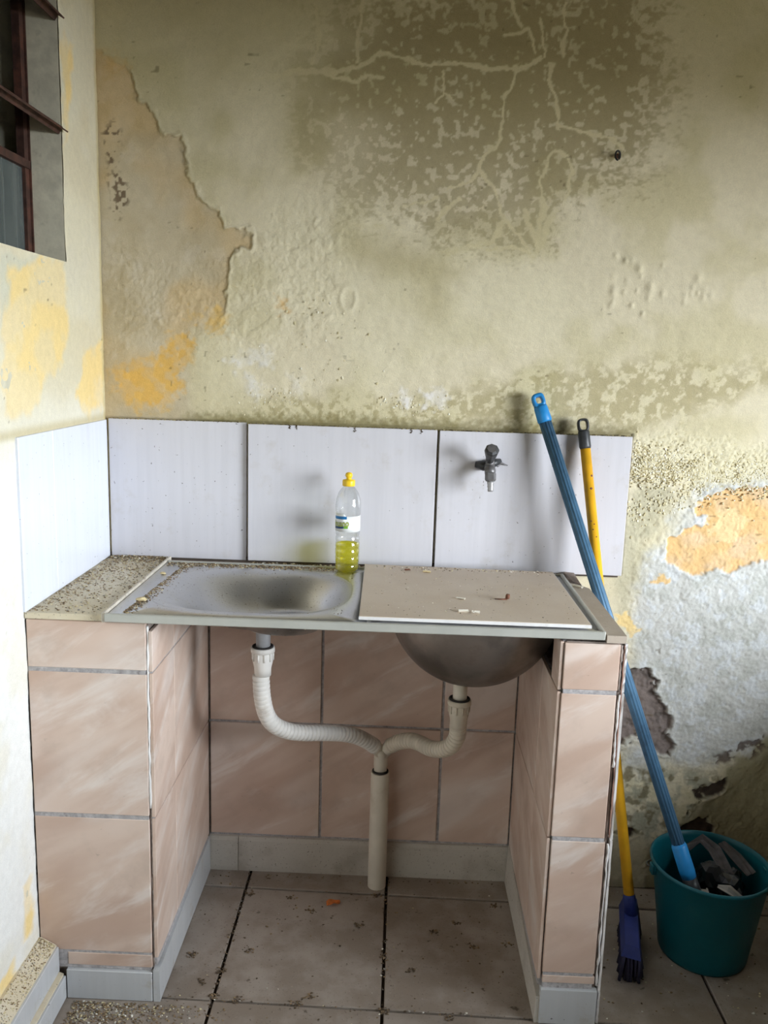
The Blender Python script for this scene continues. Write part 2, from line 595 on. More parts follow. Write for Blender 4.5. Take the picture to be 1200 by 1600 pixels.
BACK_SHAPES = {
    'damp': [(0.478, 2.173), (0.458, 2.054), (0.394, 2.006), (0.402, 1.932), (0.439, 1.864), (0.462, 1.796), (0.5, 1.748), (0.545, 1.706), (0.605, 1.666), (0.695, 1.646), (0.756, 1.631), (0.816, 1.614), (0.905, 1.612), (0.965, 1.604), (1.018, 1.595), (1.046, 1.628), (1.065, 1.671), (1.092, 1.703), (1.134, 1.735), (1.191, 1.756), (1.249, 1.767), (1.29, 1.796), (1.314, 1.852), (1.329, 1.927), (1.328, 2.008), (1.308, 2.073), (1.298, 2.19)],
    'damp_soft': [(0.553, 1.664), (0.666, 1.634), (0.802, 1.599), (0.87, 1.565), (0.828, 1.517), (0.808, 1.446), (0.778, 1.438), (0.745, 1.518), (0.699, 1.538), (0.608, 1.558), (0.569, 1.6)],
    'peel': [(-0.013, 2.03), (0.037, 1.998), (0.08, 1.972), (0.095, 1.924), (0.13, 1.887), (0.144, 1.836), (0.191, 1.84), (0.206, 1.81), (0.213, 1.75), (0.235, 1.717), (0.279, 1.681), (0.291, 1.636), (0.341, 1.634), (0.354, 1.601), (0.309, 1.59), (0.298, 1.546), (0.291, 1.487), (0.283, 1.442), (0.26, 1.407), (0.214, 1.398), (0.19, 1.36), (0.213, 1.316), (0.197, 1.277), (0.212, 1.216), (0.18, 1.165), (-0.04, 1.158)],
    'yel1': [(0.014, 1.305), (0.066, 1.325), (0.12, 1.326), (0.155, 1.359), (0.164, 1.39), (0.198, 1.395), (0.217, 1.376), (0.213, 1.326), (0.185, 1.299), (0.188, 1.267), (0.162, 1.227), (0.106, 1.212), (0.056, 1.223), (0.044, 1.257), (0.023, 1.271)],
    'yel2': [(0.202, 1.443), (0.242, 1.438), (0.272, 1.454), (0.291, 1.431), (0.297, 1.41), (0.266, 1.403), (0.242, 1.42), (0.211, 1.424)],
    'yel3': [(0.422, 1.485), (0.434, 1.468), (0.431, 1.444), (0.419, 1.452)],
    'orange_faint': [(0.012, 2.011), (0.059, 2.018), (0.073, 1.978), (0.029, 1.957)],
    'white1': [(0.3, 1.336), (0.344, 1.357), (0.374, 1.366), (0.41, 1.367), (0.408, 1.326), (0.386, 1.31), (0.36, 1.328), (0.315, 1.326)],
    'white2': [(0.321, 1.308), (0.349, 1.306), (0.368, 1.282), (0.399, 1.268), (0.393, 1.249), (0.362, 1.254), (0.34, 1.278)],
    'white3': [(0.703, 1.274), (0.72, 1.281), (0.739, 1.251), (0.731, 1.229), (0.712, 1.238)],
    'white4': [(0.772, 1.277), (0.815, 1.284), (0.827, 1.259), (0.814, 1.235), (0.777, 1.243)],
    'white5': [(0.445, 1.3), (0.479, 1.31), (0.489, 1.271), (0.47, 1.252), (0.448, 1.266)],
    'grime': [(0.212, 1.166), (0.337, 1.22), (0.399, 1.246), (0.492, 1.268), (0.616, 1.262), (0.739, 1.251), (0.83, 1.291), (0.921, 1.312), (1.056, 1.346), (1.207, 1.36), (1.341, 1.385), (1.434, 1.358), (1.881, 1.39), (1.893, 1.3), (1.636, 1.304), (1.519, 1.27), (1.446, 1.237), (1.296, 1.208), (1.274, 1.188), (1.082, 1.194), (0.834, 1.193), (0.352, 1.186)],
    'crust': [(1.272, 1.201), (1.388, 1.205), (1.498, 1.18), (1.911, 1.171), (1.919, 1.109), (1.644, 1.104), (1.538, 1.085), (1.444, 1.093), (1.368, 1.083), (1.281, 1.092)],
    'olive': [(1.281, 1.083), (1.352, 1.09), (1.4, 1.068), (1.419, 1.037), (1.383, 1.004), (1.364, 0.955), (1.335, 0.922), (1.327, 0.832), (1.311, 0.741), (1.271, 0.739), (1.261, 0.871)],
    'paleblue': [(1.318, 0.657), (1.295, 0.74), (1.326, 0.84), (1.382, 0.924), (1.406, 1.005), (1.462, 1.07), (1.948, 1.126), (2.025, 0.566), (1.734, 0.451), (1.657, 0.412), (1.581, 0.356), (1.501, 0.335), (1.45, 0.351), (1.345, 0.328)],
    'mottle': [(1.25, 0.378), (1.368, 0.347), (1.451, 0.342), (1.551, 0.328), (1.599, 0.339), (1.582, 0.258), (1.52, 0.219), (1.483, 0.172), (1.436, 0.134), (1.269, 0.126)],
    'lowolive': [(1.593, 0.328), (1.658, 0.404), (1.749, 0.46), (2.024, 0.575), (2.11, -0.04), (1.42, -0.073), (1.404, 0.114), (1.483, 0.172), (1.528, 0.225), (1.582, 0.258)],
    'orange1': [(1.442, 1.022), (1.479, 1.053), (1.525, 1.061), (1.57, 1.071), (1.662, 1.08), (1.682, 0.906), (1.636, 0.891), (1.59, 0.881), (1.546, 0.852), (1.499, 0.855), (1.47, 0.847), (1.428, 0.859), (1.366, 0.874), (1.38, 0.899), (1.384, 0.937), (1.419, 0.952), (1.452, 0.968), (1.486, 0.982), (1.478, 0.999), (1.449, 0.998)],
    'orange_pale': [(1.499, 1.008), (1.546, 1.013), (1.572, 0.987), (1.554, 0.93), (1.507, 0.928), (1.491, 0.968)],
    'orange2': [(1.263, 0.744), (1.294, 0.752), (1.314, 0.724), (1.335, 0.705), (1.321, 0.678), (1.298, 0.698), (1.276, 0.714)],
    'orange3': [(1.359, 0.825), (1.383, 0.842), (1.4, 0.835), (1.376, 0.813)],
    'bare1': [(1.251, 0.586), (1.328, 0.595), (1.361, 0.599), (1.39, 0.572), (1.384, 0.54), (1.403, 0.514), (1.421, 0.487), (1.44, 0.463), (1.421, 0.434), (1.448, 0.404), (1.432, 0.368), (1.395, 0.38), (1.354, 0.417), (1.299, 0.38), (1.264, 0.414)],
    'bare2': [(1.513, 0.271), (1.55, 0.298), (1.596, 0.316), (1.592, 0.282), (1.561, 0.254), (1.522, 0.252)],
    'bare3': [(1.483, 0.165), (1.527, 0.2), (1.559, 0.205), (1.578, 0.154), (1.558, 0.084), (1.486, 0.099)],
    'bare4': [(1.539, 0.247), (1.503, 0.235), (1.496, 0.213), (1.513, 0.235)],
    'bare5': [(1.347, 0.155), (1.37, 0.16), (1.378, 0.142), (1.359, 0.134)],
    'flecks_low': [(1.523, 0.354), (1.578, 0.378), (1.639, 0.421), (1.734, 0.451), (1.738, 0.412), (1.652, 0.377), (1.582, 0.339)],
    'flecks1': [(0.011, 1.854), (0.044, 1.868), (0.048, 1.799), (0.035, 1.768), (0.012, 1.784)],
    'flecks2': [(0.02, 1.763), (0.076, 1.758), (0.067, 1.701), (0.035, 1.65), (0.025, 1.7)],
    'blister1': [(1.196, 1.596), (1.277, 1.605), (1.327, 1.549), (1.318, 1.476), (1.214, 1.473)],
    'blister2': [(1.37, 1.565), (1.413, 1.573), (1.436, 1.523), (1.406, 1.493), (1.377, 1.514)],
    'rough_left': [(0.019, 1.599), (0.215, 1.546), (0.515, 1.727), (0.606, 1.644), (0.551, 1.409), (0.398, 1.344), (0.306, 1.341), (0.136, 1.366), (0.012, 1.332)],
}
VEINS = [
    (0.0138, [(0.336, 1.963), (0.423, 1.976), (0.51, 1.984), (0.597, 1.992), (0.648, 2.028), (0.707, 2.02), (0.74, 2.003), (0.797, 2.013), (0.866, 2.002), (0.918, 1.998), (0.948, 2.001), (0.978, 2.006), (1.013, 2.024)]),
    (0.0123, [(1.031, 2.017), (1.03, 1.984), (1.038, 1.947), (1.05, 1.914), (1.053, 1.873)]),
    (0.0123, [(1.058, 1.884), (1.124, 1.873), (1.165, 1.864), (1.201, 1.838)]),
    (0.0092, [(1.02, 2.027), (1.013, 2.063), (1.002, 2.108)]),
    (0.0108, [(0.992, 2.034), (0.985, 2.058), (0.972, 2.083), (0.924, 2.073)]),
    (0.0108, [(1.056, 2.036), (1.059, 2.078), (1.05, 2.106), (1.058, 2.14)]),
    (0.0092, [(0.934, 2.15), (0.944, 2.107), (0.955, 2.092)]),
    (0.0108, [(0.949, 1.996), (0.943, 1.964), (0.933, 1.949), (0.93, 1.89), (0.916, 1.849), (0.896, 1.818), (0.881, 1.792), (0.862, 1.766), (0.832, 1.749), (0.809, 1.739)]),
    (0.0108, [(0.882, 1.79), (0.916, 1.749), (0.934, 1.713), (0.944, 1.676), (0.981, 1.642), (0.999, 1.615), (1.012, 1.581)]),
    (0.0185, [(1.022, 1.598), (1.023, 1.641), (1.029, 1.678), (1.032, 1.726)]),
    (0.0092, [(1.032, 1.726), (1.022, 1.767), (1.041, 1.817), (1.05, 1.833), (1.077, 1.824), (1.094, 1.785), (1.086, 1.746), (1.072, 1.706)]),
    (0.0108, [(0.493, 2.141), (0.5, 2.086), (0.502, 2.038), (0.492, 2.003)]),
    (0.0123, [(0.608, 2.13), (0.598, 2.108), (0.597, 2.064), (0.594, 2.006)]),
    (0.0123, [(0.409, 1.97), (0.467, 1.99), (0.538, 1.98), (0.592, 1.966), (0.655, 1.981)]),
    (0.0077, [(0.788, 1.99), (0.794, 1.951), (0.775, 1.926)]),
    (0.0077, [(0.794, 1.951), (0.81, 1.936)]),
    (0.0077, [(0.707, 1.7), (0.772, 1.712), (0.784, 1.723)]),
    (0.0123, [(0.791, 1.68), (0.812, 1.7), (0.835, 1.718)]),
    (0.0138, [(0.594, 1.658), (0.628, 1.653), (0.666, 1.646)]),
    (0.0185, [(0.944, 1.668), (0.919, 1.631), (0.846, 1.605), (0.802, 1.595)]),
    (0.0138, [(1.018, 1.591), (0.965, 1.618), (0.906, 1.609)]),
    (0.0154, [(1.578, 1.358), (1.544, 1.319), (1.488, 1.272), (1.423, 1.239)]),
    (0.0123, [(1.414, 1.254), (1.402, 1.3), (1.423, 1.315)]),
    (0.0123, [(1.376, 1.336), (1.463, 1.377), (1.509, 1.363)]),
    (0.0246, [(1.06, 1.699), (1.044, 1.656), (1.027, 1.613)]),
    (0.0185, [(0.99, 1.697), (1.02, 1.634), (1.019, 1.598)]),
]
LEFT_SHAPES = {
    'yelA': [(-0.473, 1.495), (-0.354, 1.523), (-0.225, 1.541), (-0.218, 1.466), (-0.218, 1.386), (-0.251, 1.332), (-0.347, 1.281), (-0.419, 1.221), (-0.496, 1.22), (-0.525, 1.24), (-0.53, 1.331), (-0.516, 1.422)],
    'yelB': [(-0.134, 1.332), (-0.006, 1.392), (-0.007, 1.209), (-0.126, 1.202), (-0.187, 1.248)],
    'yelC': [(-0.202, 1.975), (-0.142, 1.995), (-0.173, 1.81), (-0.205, 1.764)],
    'yelD': [(-0.546, 0.302), (-0.504, 0.303), (-0.505, 0.172), (-0.547, 0.174)],
    'yelE': [(-0.657, 0.176), (-0.604, 0.175), (-0.598, 0.128), (-0.661, 0.138)],
    'grey': [(-0.515, 1.516), (-0.354, 1.526), (-0.469, 1.482), (-0.5, 1.423), (-0.528, 1.399)],
}

def back_wall_fields(x, z):
    S = BACK_SHAPES
    w1, w2 = fbm(x, z, 28, 4, 11), fbm(x, z, 28, 4, 21)
    wx, wz = x + (w1 - 0.5) * 0.035, z + (w2 - 0.5) * 0.035
    g1, g2 = fbm(x, z, 90, 3, 31), fbm(x, z, 90, 3, 41)
    wx, wz = wx + (g1 - 0.5) * 0.012, wz + (g2 - 0.5) * 0.012
    sd = {k: poly_sdf(wx, wz, p) for k, p in S.items()}
    mid, big, fine = fbm(x, z, 9, 4, 51), fbm(x, z, 2.5, 3, 61), fbm(x, z, 130, 3, 71)
    spk = fbm(x, z, 74, 3, 81)
    col = np.tile(np.array(lin(216, 206, 178)), (len(x), 1))
    col = lerp(col, (194, 184, 144), sstep(0.42, 0.68, mid) * 0.55)
    col = lerp(col, (222, 214, 184), sstep(0.5, 0.72, big) * 0.5)
    h = (mid - 0.5) * 0.006 + (fbm(x, z, 34, 3, 91) - 0.5) * 0.0022
    # upper zone: weaker light up the wall, put into the paint as darker colour
    col = lerp(col, (176, 166, 124), sstep(1.62, 2.1, z + (mid - 0.5) * 0.3) * 0.62)
    # soft damp below the stain
    col = lerp(col, (172, 160, 118), sstep(-0.035, 0.05, sd['damp_soft']) * 0.55)
    # large damp stain with pale speckles and veins
    dm = sstep(-0.03, 0.045, sd['damp'] + (mid - 0.5) * 0.12 + (fbm(x, z * 1.6, 90, 3, 83) - 0.5) * 0.16)
    right_fade = 1 - sstep(1.18, 1.42, x)
    left_fade = 0.2 + 0.8 * sstep(0.36, 0.72, x + (mid - 0.5) * 0.2)
    dm = dm * (0.3 + 0.7 * right_fade) * left_fade
    low = 1 - sstep(1.62, 1.95, z)
    thr = 0.63 - 0.05 * low - 0.10 * (1 - sstep(0.0, 0.12, sd['damp'])) + (mid - 0.5) * 0.22
    spots = sstep(thr - 0.01, thr + 0.07, spk)
    vein = np.zeros_like(x)
    for wd, pts in VEINS:
        r = wd * (0.16 + 0.62 * (fbm(x, z, 80, 3, 85) - 0.15))
        vein = np.maximum(vein, 1 - sstep(r * 0.55, r * 1.25, line_dist(wx * 0.6 + x * 0.4, wz * 0.6 + z * 0.4, pts)))
    keep = np.clip(1 - np.maximum(spots * 0.7, vein * 0.9), 0, 1)
    col = lerp(col, (148, 135, 98), dm * keep * (0.58 + 0.28 * sstep(1.6, 2.0, z)))
    col = lerp(col, (200, 189, 150), vein * (0.25 + 0.45 * dm))
    # grime band over the tiles
    gm = sstep(-0.02, 0.035, sd['grime'] + (mid - 0.5) * 0.05)
    sp2 = sstep(0.46, 0.62, fbm(x, z, 75, 4, 101, 0.6) + (mid - 0.5) * 0.4)
    col = lerp(col, (164, 152, 110), gm * (1 - 0.75 * sp2) * 0.7)
    col = lerp(col, (222, 214, 176), gm * sp2 * 0.3)
    col = lerp(col, (116, 106, 62), (1 - sstep(1.19, 1.225, z + (fine - 0.5) * 0.03)) * sstep(1.17, 1.19, z) * (x < 1.29) * 0.75)
    # peeled corner: bare undercoat, recessed
    pe = sstep(-0.003, 0.003, sd['peel'])
    pe_soft = sstep(-0.03, 0.03, sd['peel'])
    low_p = 1 - sstep(1.38, 1.5, z)
    pm = pe * (1 - low_p) + pe_soft * low_p
    pc = np.tile(np.array(lin(198, 186, 160)), (len(x), 1))
    pc = lerp(pc, (182, 166, 134), sstep(0.42, 0.66, mid) * 0.6)
    pc = lerp(pc, (206, 196, 176), sstep(0.55, 0.7, fbm(x, z, 20, 4, 111)) * 0.5)
    pc = lerp(pc, (204, 172, 116), sstep(0.5, 0.7, fbm(x, z, 6, 3, 121)) * 0.5)
    col = col + (pc - col) * (pm * 0.92)[:, None]
    h = h - pe * (1 - low_p) * 0.0022
    edge = np.exp(-((sd['peel'] - 0.001) / 0.0035) ** 2) * (1 - low_p) * (x > 0.08)
    h = h + np.exp(-((sd['peel'] + 0.005) / 0.004) ** 2) * (1 - low_p) * 0.002 * (x > 0.08)
    col = lerp(col, (104, 92, 62), edge * 0.3)  # shadow beside the raised paint lip, painted as a dark line
    for k, c, a in (('yel1', (222, 178, 92), 0.9), ('yel2', (220, 184, 110), 0.8), ('yel3', (216, 170, 92), 0.8), ('orange_faint', (200, 160, 90), 0.35),
                    ('white1', (222, 218, 208), 0.85), ('white2', (220, 216, 206), 0.85), ('white3', (234, 230, 224), 0.9), ('white4', (234, 230, 224), 0.9), ('white5', (226, 220, 204), 0.6)):
        msk = sstep(-0.012, 0.016, sd[k] + (spk - 0.5) * 0.05) * (0.6 + 0.4 * sstep(0.35, 0.55, fbm(x, z, 40, 3, 127)))
        col = lerp(col, c, msk * a)
        h = h + (0.0015 if 'white' in k else -0.0008) * msk
    for k in ('flecks1', 'flecks2'):
        fl = sstep(-0.01, 0.012, sd[k]) * sstep(0.56, 0.62, fbm(x, z, 110, 2, 131))
        col = lerp(col, (100, 82, 64), fl * 0.85)
    # rough bubbly area left of centre
    rl = sstep(-0.08, 0.08, sd['rough_left'])
    h = h + rl * (np.abs(fbm(x, z, 60, 3, 141, 0.6) - 0.5) * 0.0062 + (vnoise(x, z, 260, 147) - 0.5) * 0.0012 + np.maximum(0, vnoise(x, z, 40, 145) - 0.7) * 0.008)
    # blisters
    for k in ('blister1', 'blister2'):
        b = sstep(-0.02, 0.02, sd[k])
        P = np.array(S[k])
        rs = np.random.RandomState(151 + len(P))
        for _ in range(22 if k == 'blister1' else 9):
            bx_, bz_ = rs.uniform(P[:, 0].min(), P[:, 0].max()), rs.uniform(P[:, 1].min(), P[:, 1].max())
            rr_ = rs.uniform(0.004, 0.010)
            near = (np.abs(x - bx_) < 0.03) & (np.abs(z - bz_) < 0.04)
            h[near] += rs.uniform(0.0020, 0.0042) * np.exp(-(((x[near] - bx_) / rr_) ** 2 + ((z[near] - bz_) / (rr_ * 1.3)) ** 2))
    ring = np.abs(np.hypot((x - 0.585) / 1.0, (z - 1.489) / 1.5) - 0.018)
    h = h + np.exp(-(ring / 0.005) ** 2) * 0.0022
    # lower right: chalky pale blue-white coat
    pb = sstep(-0.03, 0.04, sd['paleblue'] + (mid - 0.5) * 0.1)
    col = lerp(col, (196, 197, 195), pb * 0.85)
    col = lerp(col, (176, 177, 168), pb * sstep(0.48, 0.62, fbm(x, z, 26, 5, 161, 0.6)) * 0.5)
    col = lerp(col, (211, 214, 216), pb * sstep(0.5, 0.62, fbm(x, z, 40, 4, 165, 0.6)) * 0.6)
    ol = sstep(-0.02, 0.03, sd['olive'] + (mid - 0.5) * 0.05)
    col = lerp(col, (178, 172, 146), ol * 0.8)
    cr = sstep(-0.02, 0.03, sd['crust'] + (mid - 0.5) * 0.05)
    crn = fbm(x, z, 150, 3, 171, 0.8)
    col = lerp(col, (222, 214, 184), cr * 0.6)
    cg = vnoise(x, z, 210, 177) * 0.6 + vnoise(x, z, 340, 178) * 0.4
    h = h + cr * (np.maximum(0, cg - 0.42) * 0.005 + (crn - 0.5) * 0.004)
    col = lerp(col, (186, 174, 134), cr * (1 - sstep(0.3, 0.5, cg)) * 0.5)
    rr = sstep(1.25, 1.32, x) * (1 - sstep(1.13, 1.2, z))
    h = h + rr * ((fbm(x, z, 45, 4, 181, 0.7) - 0.5) * 0.006 + (vnoise(x, z, 230, 185) - 0.5) * 0.0022)
    lo = sstep(-0.008, 0.01, sd['lowolive'])
    col = lerp(col, (162, 154, 122), lo * 0.85)
    h = h + lo * -0.002
    mo = sstep(-0.02, 0.03, sd['mottle'])
    mn = fbm(x, z, 30, 4, 191)
    col = lerp(col, (160, 158, 138), mo * sstep(0.42, 0.6, mn) * 0.85)
    col = lerp(col, (118, 108, 80), mo * sstep(0.56, 0.68, fbm(x, z, 45, 3, 195)) * 0.8)
    for k, c, a in (('orange1', (220, 178, 118), 0.92), ('orange_pale', (232, 206, 158), 0.7), ('orange2', (236, 208, 146), 0.95), ('orange3', (226, 184, 112), 0.8)):
        msk = sstep(-0.003, 0.003, sd[k] + (spk - 0.5) * 0.012)
        col = lerp(col, c, msk * a * (0.8 + 0.2 * sstep(0.35, 0.55, fbm(x, z, 18, 3, 201))))
        if k == 'orange1':
            h = h - msk * 0.004
            h = h + np.exp(-((sd[k] + 0.006) / 0.005) ** 2) * 0.0025
    for k, c in (('bare1', (132, 120, 114)), ('bare2', (84, 72, 62)), ('bare3', (80, 64, 56)), ('bare4', (92, 80, 62)), ('bare5', (70, 56, 50))):
        s = sd[k] + (spk - 0.5) * 0.016
        msk = sstep(-0.002, 0.002, s)
        col = lerp(col, c, msk)
        col = lerp(col, tuple(int(q * 0.8) for q in c), msk * sstep(0.5, 0.65, fbm(x, z, 50, 3, 211)) * 0.8)
        h = h - msk * 0.009 + msk * (fbm(x, z, 60, 3, 221) - 0.5) * 0.006
        h = h + np.exp(-((s + 0.006) / 0.006) ** 2) * (1 - msk) * 0.003
    fl = sstep(-0.01, 0.01, sd['flecks_low']) * sstep(0.55, 0.6, fbm(x, z, 55, 3, 231))
    col = lerp(col, (92, 74, 66), fl * 0.8)
    h = h - fl * 0.004
    # small pits and black specks all over
    pit = sstep(0.93, 0.96, vnoise(x, z, 95, 241)) * sstep(0.6, 0.7, vnoise(x, z, 6, 245))
    col = lerp(col, (96, 84, 60), pit * 0.5)
    # behind tiles the wall is flat
    flat = ((z > 0.84) & (z < 1.192) & (x < 1.28)) | ((z < 0.86) & (x > 0.2) & (x < 1.06))
    h = np.where(flat, -0.004, np.maximum(h, -0.012))
    return np.clip(col, 0, 1), h


def left_wall_fields(y, z):
    S = LEFT_SHAPES
    w1, w2 = fbm(y, z, 26, 4, 311), fbm(y, z, 26, 4, 321)
    wy, wz = y + (w1 - 0.5) * 0.05, z + (w2 - 0.5) * 0.05
    mid, fine = fbm(y, z, 9, 4, 331), fbm(y, z, 70, 3, 341)
    col = np.tile(np.array(lin(230, 230, 226)), (len(y), 1))
    col = lerp(col, (222, 212, 178), sstep(1.0, 1.35, z) * 0.75)
    col = lerp(col, (220, 214, 194), sstep(0.45, 0.7, mid) * 0.5)
    col = lerp(col, (208, 194, 156), sstep(1.15, 1.3, z) * 0.35 * sstep(0.4, 0.6, fbm(y, z, 5, 3, 351)))
    h = (mid - 0.5) * 0.004 + (fine - 0.5) * 0.002
    for k, p in S.items():
        s = poly_sdf(wy, wz, p)
        msk = sstep(-0.01, 0.012, s)
        if k == 'grey':
            col = lerp(col, (206, 206, 188), msk * 0.7)
        else:
            col = lerp(col, (238, 212, 148), msk * (0.55 + 0.4 * sstep(0.35, 0.6, fbm(y, z, 14, 4, 361))))
            h = h - msk * 0.0012
    pit = sstep(0.92, 0.96, vnoise(y, z, 95, 371)) * sstep(0.6, 0.7, vnoise(y, z, 8, 375))
    col = lerp(col, (130, 112, 84), pit * 0.7)
    # grime line along the tile top and the corner
    col = lerp(col, (186, 170, 120), (1 - sstep(1.19, 1.21, z)) * sstep(1.175, 1.19, z) * 0.6)
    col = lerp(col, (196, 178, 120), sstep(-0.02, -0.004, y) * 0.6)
    return np.clip(col, 0, 1), h


def grid_object(name, us, vs, place, fields, keep=None):
    U, V = np.meshgrid(us, vs, indexing='ij')
    u, v = U.ravel(), V.ravel()
    col, h = fields(u, v)
    P = place(u, v, h)
    nu, nv = len(us), len(vs)
    i, j = np.meshgrid(np.arange(nu - 1), np.arange(nv - 1), indexing='ij')
    i, j = i.ravel(), j.ravel()
    if keep is not None:
        k = keep((us[i] + us[i + 1]) / 2, (vs[j] + vs[j + 1]) / 2)
        i, j = i[k], j[k]
    q = np.stack([i * nv + j, (i + 1) * nv + j, (i + 1) * nv + j + 1, i * nv + j + 1], 1).astype(np.int32)
    me = bpy.data.meshes.new(name)
    me.vertices.add(len(P))
    me.vertices.foreach_set('co', P.astype(np.float32).ravel())
    nf = len(q)
    me.loops.add(nf * 4)
    me.loops.foreach_set('vertex_index', q.ravel())
    me.polygons.add(nf)
    me.polygons.foreach_set('loop_start', np.arange(0, nf * 4, 4, dtype=np.int32))
    me.polygons.foreach_set('loop_total', np.full(nf, 4, np.int32))
    me.polygons.foreach_set('use_smooth', np.ones(nf, bool))
    me.update(calc_edges=True)
    ca = me.color_attributes.new('paint', 'FLOAT_COLOR', 'POINT')
    ca.data.foreach_set('color', np.concatenate([col, np.ones((len(col), 1))], 1).astype(np.float32).ravel())
    me.materials.append(M['wall'])
    o = bpy.data.objects.new(name, me)
    C.objects.link(o)
    return tag(o, kind='structure')


def axis(fine0, fine1, step, lo, hi, coarse=0.1):
    a = np.arange(fine0, fine1 + 1e-6, step)
    pre = np.linspace(lo, fine0, max(2, int((fine0 - lo) / coarse) + 1))[:-1] if lo < fine0 - 1e-6 else np.array([])
    post = np.linspace(a[-1], hi, max(2, int((hi - a[-1]) / coarse) + 1))[1:] if hi > a[-1] + 1e-6 else np.array([])
    return np.concatenate([pre, a, post])


# ------------------------------------------------------------------ the room
CEIL, FRONT = 2.75, -3.6
wall_back = grid_object('wall_back', axis(0.0, 1.80, 0.0027, -0.02, RW, 0.012), axis(0.0, 2.2, 0.0027, -0.02, CEIL),
                        lambda x, z, h: np.stack([x, -h, z], 1), back_wall_fields)
tag(wall_back, 'damp stained cream back wall with peeling paint and tile backsplash')
OP_Y0, OP_Y1, OP_Z0, OP_Z1 = -1.12, -0.214, 1.533, 2.25
ys = np.unique(np.concatenate([axis(-0.80, 0.0, 0.004, FRONT, 0.0), [OP_Y0, OP_Y1]]))
zs = np.unique(np.concatenate([axis(0.0, 2.2, 0.004, -0.02, CEIL), [OP_Z0, OP_Z1]]))
wall_left = grid_object('wall_left', ys, zs, lambda y, z, h: np.stack([h, y, z], 1), left_wall_fields,
                        keep=lambda y, z: ~((y > OP_Y0) & (y < OP_Y1) & (z > OP_Z0) & (z < OP_Z1)))
tag(wall_left, 'bright white left wall with yellow peeled patches under a window opening')
rv = MB()
rv.box(-0.15, -0.0022, OP_Y1, 0.05, -0.02, CEIL)
rv.box(-0.15, -0.0022, FRONT, OP_Y0, -0.02, CEIL)
rv.box(-0.15, -0.0022, OP_Y0, OP_Y1, -0.02, OP_Z0)
rv.box(-0.15, -0.0022, OP_Y0, OP_Y1, OP_Z1, CEIL)
rv.build('window_reveal', 'jamb', wall_left)

o = MB().box(0.0, RW, FRONT, 0.15, -0.12, -0.012).build('floor', 'floor_bed')
floor = tag(o, 'floor of dusty beige tiles with dark joints', kind='structure')
XJ = [-0.005] + [0.362 + 0.3617 * k for k in range(0, 6)] + [RW]
YJ = [0.0] + [-0.090 - 0.392 * k for k in range(0, 9)] + [FRONT]
skew = lambda x, y: y - 0.018 * (x - 0.5)
rt = random.Random(3)
for a, b in zip(XJ[:-1], XJ[1:]):
    for c, d in zip(YJ[:-1], YJ[1:]):
        if b - a < 0.02:
            continue
        g = 0.0035
        cs = [(a + g, d + g), (b - g, d + g), (b - g, c - g), (a + g, c - g)]
        dz = [rt.uniform(-0.0008, 0.0004) for _ in range(4)]
        in_ = 0.0016
        cs2 = [(a + g + in_, d + g + in_), (b - g - in_, d + g + in_), (b - g - in_, c - g - in_), (a + g + in_, c - g - in_)]
        mb = MB()
        lo_ = [(x, max(FRONT, min(0.0, skew(x, y))), -0.012) for x, y in cs]
        mi_ = [(x, max(FRONT, min(0.0, skew(x, y))), -0.002 + q) for (x, y), q in zip(cs, dz)]
        hi_ = [(x, max(FRONT, min(0.0, skew(x, y))), q) for (x, y), q in zip(cs2, dz)]
        mb.prism(lo_, mi_)
        mb.prism(mi_, hi_)
        mb.build('floor_tile', 'floor_tile', floor)

tag(MB().box(-0.15, RW + 0.2, FRONT - 0.15, 0.15, CEIL, CEIL + 0.1).build('ceiling', 'ceiling'), 'plain pale ceiling', kind='structure')
tag(MB().box(-0.15, RW + 0.2, FRONT - 0.15, FRONT, -0.02, CEIL).build('wall_front', 'plaster'), 'plain wall behind the viewer', kind='structure')
wr = MB()
wr.box(RW, RW + 0.12, FRONT, WIN_Y0, -0.02, CEIL)
wr.box(RW, RW + 0.12, WIN_Y1, 0.15, -0.02, CEIL)
wr.box(RW, RW + 0.12, WIN_Y0, WIN_Y1, -0.02, WIN_Z0)
wr.box(RW, RW + 0.12, WIN_Y0, WIN_Y1, WIN_Z1, CEIL)
tag(wr.build('wall_right', 'plaster'), 'right wall with a large unglazed opening', kind='structure')
tag(MB().box(2.15, 2.27, -1.95, -0.012, 0.0, 0.84, 0.004).build('wall_shade_blocker', 'plaster'), 'added low wall out of view that shades the bucket corner', kind='structure')  # unseen low wall, added to shade the lower right corner and bucket
tag(MB().box(-12, 14, -14, 12, -0.3, -0.14).build('ground', 'ground'), 'bare ground outside', kind='structure')
tag(MB().box(-12, 14, 0.12, 0.15, -0.02, CEIL).build('wall_outer', 'plaster'), 'outer face of the back wall', kind='structure')
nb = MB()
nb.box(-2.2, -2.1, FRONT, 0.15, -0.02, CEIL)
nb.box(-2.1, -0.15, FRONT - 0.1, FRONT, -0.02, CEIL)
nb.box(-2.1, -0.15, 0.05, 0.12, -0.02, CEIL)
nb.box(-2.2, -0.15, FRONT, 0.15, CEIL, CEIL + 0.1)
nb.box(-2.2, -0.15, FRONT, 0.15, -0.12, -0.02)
tag(nb.build('wall_neighbour', 'dark_room'), 'dim room beyond the left window', kind='structure')

